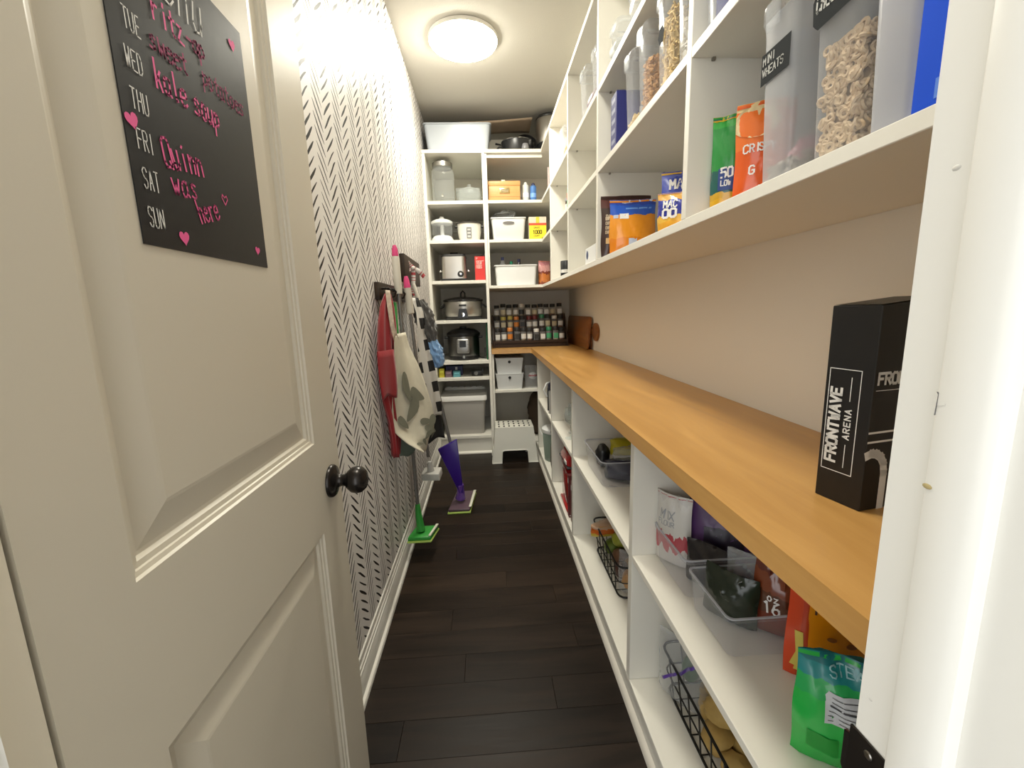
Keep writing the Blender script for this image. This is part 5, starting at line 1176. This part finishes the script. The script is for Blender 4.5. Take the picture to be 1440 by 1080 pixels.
drape([(-.416, 1.885, -.412, 1.915, 1.345), (-.405, 1.87, -.402, 1.90, 1.30), (-.398, 1.86, -.394, 1.89, 1.25)], REDC, 'neck_strap', rd, 0, 0, 4, 6)
fa = thing('apron', 'cream apron printed with grey leaves hanging over the mops', 'apron', (0, 0, 0), 0, 'aprons on the hook rail')
CREAM = mat('cream_cotton', (.66, .62, .50), .85, var=.08, vscale=40, bump=.2, bscale=260)
FR = [(-.396, 1.87, -.382, 2.06, 1.160), (-.400, 1.87, -.372, 2.08, 1.090), (-.413, 1.87, -.335, 2.10, .990), (-.425, 1.87, -.306, 2.11, .885), (-.436, 1.87, -.284, 2.12, .785), (-.425, 1.87, -.276, 2.12, .715), (-.378, 1.88, -.279, 2.12, .660), (-.334, 1.91, -.314, 2.12, .615), (-.320, 1.94, -.330, 2.10, .590)]
drape(FR, CREAM, 'apron_cloth', fa, 1.6, .008, 26, 34, seed=3)
def fr_pt(u, v, lift):
    q = v * (len(FR) - 1); i = min(int(q), len(FR) - 2); k = q - i; R_ = [FR[i][j] + (FR[i + 1][j] - FR[i][j]) * k for j in range(5)]
    d = Vector((R_[2] - R_[0], R_[3] - R_[1], 0)); nn = Vector((d.y, -d.x, 0)).normalized()
    return Vector((R_[0], R_[1], R_[4])) + d * u + nn * lift
LEAF = mat('leaf_print', (.20, .20, .15), .85)
for (u, v, s, a) in ((.35, .34, .055, 1.2), (.62, .40, .05, .4), (.45, .48, .06, 2.4), (.20, .55, .04, 1.0), (.72, .60, .038, .2), (.86, .64, .05, 2.0), (.80, .70, .05, .7), (.70, .74, .05, 2.6), (.50, .82, .035, 1.4), (.30, .80, .03, .4), (.88, .78, .04, 1.3)):
    P = []
    for i in range(14):
        t_ = 2 * PI * i / 14; x_, y_ = s * math.cos(t_), s * .42 * math.sin(t_) * (1 - .5 * math.cos(t_))
        P.append(fr_pt(u + (x_ * math.cos(a) - y_ * math.sin(a)) / .26, v + (x_ * math.sin(a) + y_ * math.cos(a)) / .58, .0125))
    mb = MB(); vs = [mb.bm.verts.new(q) for q in P]; mb.bm.faces.new(vs); mb.build('leaf_motif', LEAF, fa, smooth=0)
drape([(-.412, 1.845, -.398, 1.865, 1.345), (-.408, 1.84, -.393, 1.86, 1.28), (-.402, 1.84, -.388, 1.86, 1.204), (-.396, 1.86, -.380, 1.89, 1.145)], mat('floral_strap', (.60, .50, .40), .85, var=.5, vscale=60), 'neck_strap', fa, 0, 0, 6, 12)
drape([(-.442, 2.0, -.360, 2.1, .70), (-.440, 2.0, -.366, 2.1, .631), (-.438, 2.0, -.386, 2.1, .560)], mat('teal_lining', (.16, .20, .17), .9), 'hem_lining', fa, 1, .004, 10, 10, seed=4)
ca = thing('apron', 'black and white checked apron hanging behind the cream apron', 'apron', (0, 0, 0), 0, 'aprons on the hook rail')
def check_mat():
    m, n, l, p = nt('black_white_check'); tc = n.new('ShaderNodeTexCoord'); sp = n.new('ShaderNodeSeparateXYZ'); l.new(tc.outputs['Object'], sp.inputs[0])
    a = mathn(n, l, 'GREATER_THAN', mathn(n, l, 'FRACT', mathn(n, l, 'MULTIPLY', mathn(n, l, 'ADD', sp.outputs[2], .0), 8.2)), .5)
    b = mathn(n, l, 'GREATER_THAN', mathn(n, l, 'FRACT', mathn(n, l, 'MULTIPLY', mathn(n, l, 'ADD', mathn(n, l, 'MULTIPLY', sp.outputs[2], .12), sp.outputs[0]), 16.)), .42)
    r = mathn(n, l, 'MULTIPLY', a, b)
    mx = n.new('ShaderNodeMix'); mx.data_type = 'RGBA'; l.new(r, mx.inputs[0]); mx.inputs[6].default_value = (.62, .60, .56, 1); mx.inputs[7].default_value = (.012, .011, .011, 1)
    l.new(mx.outputs[2], p.inputs['Base Color']); p.inputs['Roughness'].default_value = .9; return m
CHK = check_mat()
drape([(-.400, 2.40, -.372, 2.46, 1.330), (-.380, 2.41, -.350, 2.47, 1.247), (-.376, 2.39, -.345, 2.48, 1.188), (-.377, 2.38, -.350, 2.5, 1.129), (-.380, 2.38, -.332, 2.5, 1.050), (-.378, 2.38, -.307, 2.5, .927), (-.374, 2.38, -.293, 2.5, .803), (-.368, 2.38, -.282, 2.5, .699), (-.360, 2.38, -.288, 2.5, .640)], CHK, 'apron_cloth', ca, 1.5, .006, 22, 34, seed=5)
drape([(-.385, 2.42, -.300, 2.53, .72), (-.380, 2.42, -.285, 2.53, .60), (-.375, 2.42, -.275, 2.53, .50)], mat('black_cotton', (.010, .009, .010), .9), 'black_panel', ca, 1, .005, 10, 12, seed=6)

# flat mop with green head
p = thing('flat_mop', 'green flat mop with a grey pole and pink grip tip hanging on the wall', 'mop', (0, 0, 0), 0, 'mops on the wall')
POLE = mat('grey_pole', (.20, .19, .18), .35, metal=.5); PGR = mat('pink_grip', (.72, .06, .22), .5); CRM = mat('cream_grip', (.62, .58, .50), .45); GRN = mat('mop_green', (.03, .30, .04), .4); LIME = mat('mop_lime', (.42, .58, .12), .5)
A0, A1 = Vector((-.412, 2.10, 1.545)), Vector((-.386, 2.10, .175))
L_ = lambda t_: A0.lerp(A1, t_)
MB().tube([L_(.12), L_(.93)], .0095, 12).build('pole', POLE, p); MB().tube([L_(.025), L_(.03), L_(.15)], [.015, .0185, .0175], 14).build('grip', CRM, p); MB().tube([L_(-.012), L_(0), L_(.024)], [.007, .013, .0148], 14).build('grip_tip', PGR, p)
MB().tube([L_(.925), L_(.96), Vector((-.378, 2.095, .132))], [.012, .016, .022], 12).build('swivel', GRN, p)
MB().prism([(-.072, -.05), (.045, -.05), (.072, .07), (-.045, .07)], .104, .124, lambda u, v, h: (-.368 + u, 2.09 + v, h), .005).build('mop_head', GRN, p, smooth=30)
MB().prism([(-.074, -.055), (.048, -.055), (.076, .075), (-.047, .075)], .094, .1035, lambda u, v, h: (-.368 + u, 2.09 + v, h), .003).build('mop_pad', LIME, p, smooth=30)
MB().prism([(.034, -.048), (.046, -.048), (.074, .068), (.060, .068)], .1245, .133, lambda u, v, h: (-.368 + u, 2.09 + v, h), .002).build('pad_clip', mat('pad_white', (.66, .66, .55), .6), p)
# second mop hanging behind the aprons
p = thing('dust_mop', 'pale grey handled mop with pink tip hanging behind the cream apron', 'mop', (0, 0, 0), 0, 'mops on the wall')
A0, A1 = Vector((-.398, 2.275, 1.405)), Vector((-.345, 2.30, .42))
MB().tube([L_(.12), L_(.96)], .009, 12).build('pole', POLE, p); MB().tube([L_(.03), L_(.16), L_(.165)], [.018, .020, .014], 14).build('grip', CRM, p); MB().tube([L_(-.03), L_(-.01), L_(.029)], [.008, .014, .0175], 14).build('grip_tip', PGR, p)
MB().prism([(-.05, -.05), (.05, -.06), (.055, .05), (-.045, .06)], .335, .375, lambda u, v, h: (-.335 + u + (h - .335) * -.1, 2.31 + v, h), .006).build('mop_head', mat('mop_grey', (.48, .47, .44), .6), p, smooth=30)
MB().tube([(-.343, 2.302, .43), (-.34, 2.305, .3755)], [.012, .02], 12).build('swivel', mat('mop_grey', (.4, .4, .4)), p)
o = B((-.452, 2.335, .86), (-.440, 2.36, 1.30), .004).build('green_sleeve', mat('sleeve_green', (.03, .28, .05), .5)); tag(o, 'narrow bright green plastic scraper hanging between the red apron and the mop pole', 'scraper')
o.location = (.028, -.30, .0)
# spray mop standing on the floor
p = thing('spray_mop', 'purple spray mop standing on the floor and leaning against the wall', 'mop', (0, 0, 0), 0, 'mops on the wall')
A0, A1 = Vector((-.425, 2.66, 1.36)), Vector((-.205, 2.66, .13))
VIO = mat('mop_violet', (.035, .008, .21), .3); VIO2 = mat('mop_lilac', (.14, .06, .32), .25, coat=.4)
MB().tube([L_(.0), L_(.96)], .0105, 12).build('pole', POLE, p)
MB().prism([(-.335, .392), (-.213, .452), (-.186, .10), (-.212, .095)], 2.620, 2.650, lambda u, v, h: (u, h - (.45 - v) * .02, v), .004).build('reservoir', VIO, p, smooth=30)
MB().tube([(-.205, 2.63, .15), (-.205, 2.64, .09), (-.21, 2.65, .05)], [.022, .026, .034], 14).build('swivel', VIO2, p)
MB().prism([(-.075, -.15), (.060, -.15), (.088, .13), (-.040, .13)], .0125, .030, lambda u, v, h: (-.205 + u, 2.675 + v, h), .005).build('mop_head', mat('head_plum', (.10, .06, .08), .35), p, smooth=30)
MB().prism([(-.080, -.156), (.064, -.156), (.094, .136), (-.044, .136)], .0008, .012, lambda u, v, h: (-.205 + u, 2.675 + v, h), .003).build('mop_pad', LIME, p, smooth=30)
MB().prism([(.052, -.13), (.070, -.13), (.094, .12), (.076, .12)], .0305, .0375, lambda u, v, h: (-.205 + u, 2.675 + v, h), .003).build('pad_clip', mat('pad_white', (.7, .7, .6)), p, smooth=30)
# feather duster
p = thing('hand_duster', 'fluffy blue and grey duster hanging by its cream handle', 'duster', (0, 0, 0))
A0, A1 = Vector((-.405, 2.52, 1.415)), Vector((-.285, 2.54, .93))
MB().tube([L_(0), L_(.02), L_(.24)], [.008, .0115, .011], 12).build('handle', CRM, p)
def fluff(t0, t1, r0, m, name, seed):
    r = random.Random(seed); mb = MB(); N = 16; ax = (A1 - A0).normalized(); e1 = ax.cross(Vector((0, 1, 0))).normalized(); e2 = ax.cross(e1)
    def fn(u, v):
        k = math.sin(PI * min(1, max(0, .08 + .84 * v))) ** .5
        rr = r0 * k * (1 + .16 * math.sin(9 * 2 * PI * u + 7 * v) + .10 * math.sin(23 * v + 5 * 2 * PI * u) + r.uniform(-.08, .08))
        return L_(t0 + (t1 - t0) * v) + (e1 * math.cos(2 * PI * u) + e2 * math.sin(2 * PI * u)) * rr
    return mb.grid(fn, 30, 24, closed_u=True).build(name, m, p, 70)
fluff(.20, .70, .050, mat('grey_fluff', (.075, .070, .065), .95, bump=.5, bscale=120, sheen=.4), 'grey_sleeve', 1)
fluff(.66, 1.0, .043, mat('blue_fluff', (.20, .36, .62), .95, bump=.6, bscale=120, sheen=.5), 'blue_head', 2)

# ================================================================== pieces of a part hang under that part
UNDER = {'lid': ('lid_knob', 'lid_handle', 'lid_rim', 'lid_ridge', 'lid_grip', 'lid_clasp', 'clip'), 'knob': ('knob_cap',), 'control_panel': ('display', 'button', 'printed_mark', 'dial'),
         'label_plate': ('label_card',), 'label': ('label_lettering',), 'grip': ('grip_tip',), 'mop_head': ('pad_clip', 'mop_pad'), 'top': ('grip_hole',), 'apron_cloth': ('leaf_motif', 'pocket', 'hem_lining'),
         'bag': ('top_seal', 'lettering', 'printed_panel', 'printed_line', 'printed_nut', 'printed_squiggle', 'barcode', 'nutrition_panel', 'biscuit_print', 'purple_slider'),
         'carton_body': ('lettering', 'printed_panel', 'printed_line', 'nutrition_panel', 'offer_panel', 'printed_dot', 'badge', 'spine_label', 'page_line', 'white_side_panel', 'round_logo'),
         'box_body': ('brand_lettering', 'rule_line', 'border_line', 'stripe', 'arch_emblem', 'groove'), 'bin_wall': ('bin_lining', 'handle_slot'), 'pole': ('swivel',), 'can_body': ('label_band',), 'head': ('black_band', 'top_cap'), 'sign_board': ('ribbon_knot',)}
for root in [o for o in bpy.data.objects if o.parent is None and o.type == 'EMPTY']:
    kids = {}
    for ch in root.children: kids.setdefault(ch.name.split('.')[0], []).append(ch)
    for host, subs in UNDER.items():
        if host not in kids: continue
        for sname in subs:
            for ch in kids.get(sname, []):
                if ch.parent == root: ch.parent = kids[host][0]
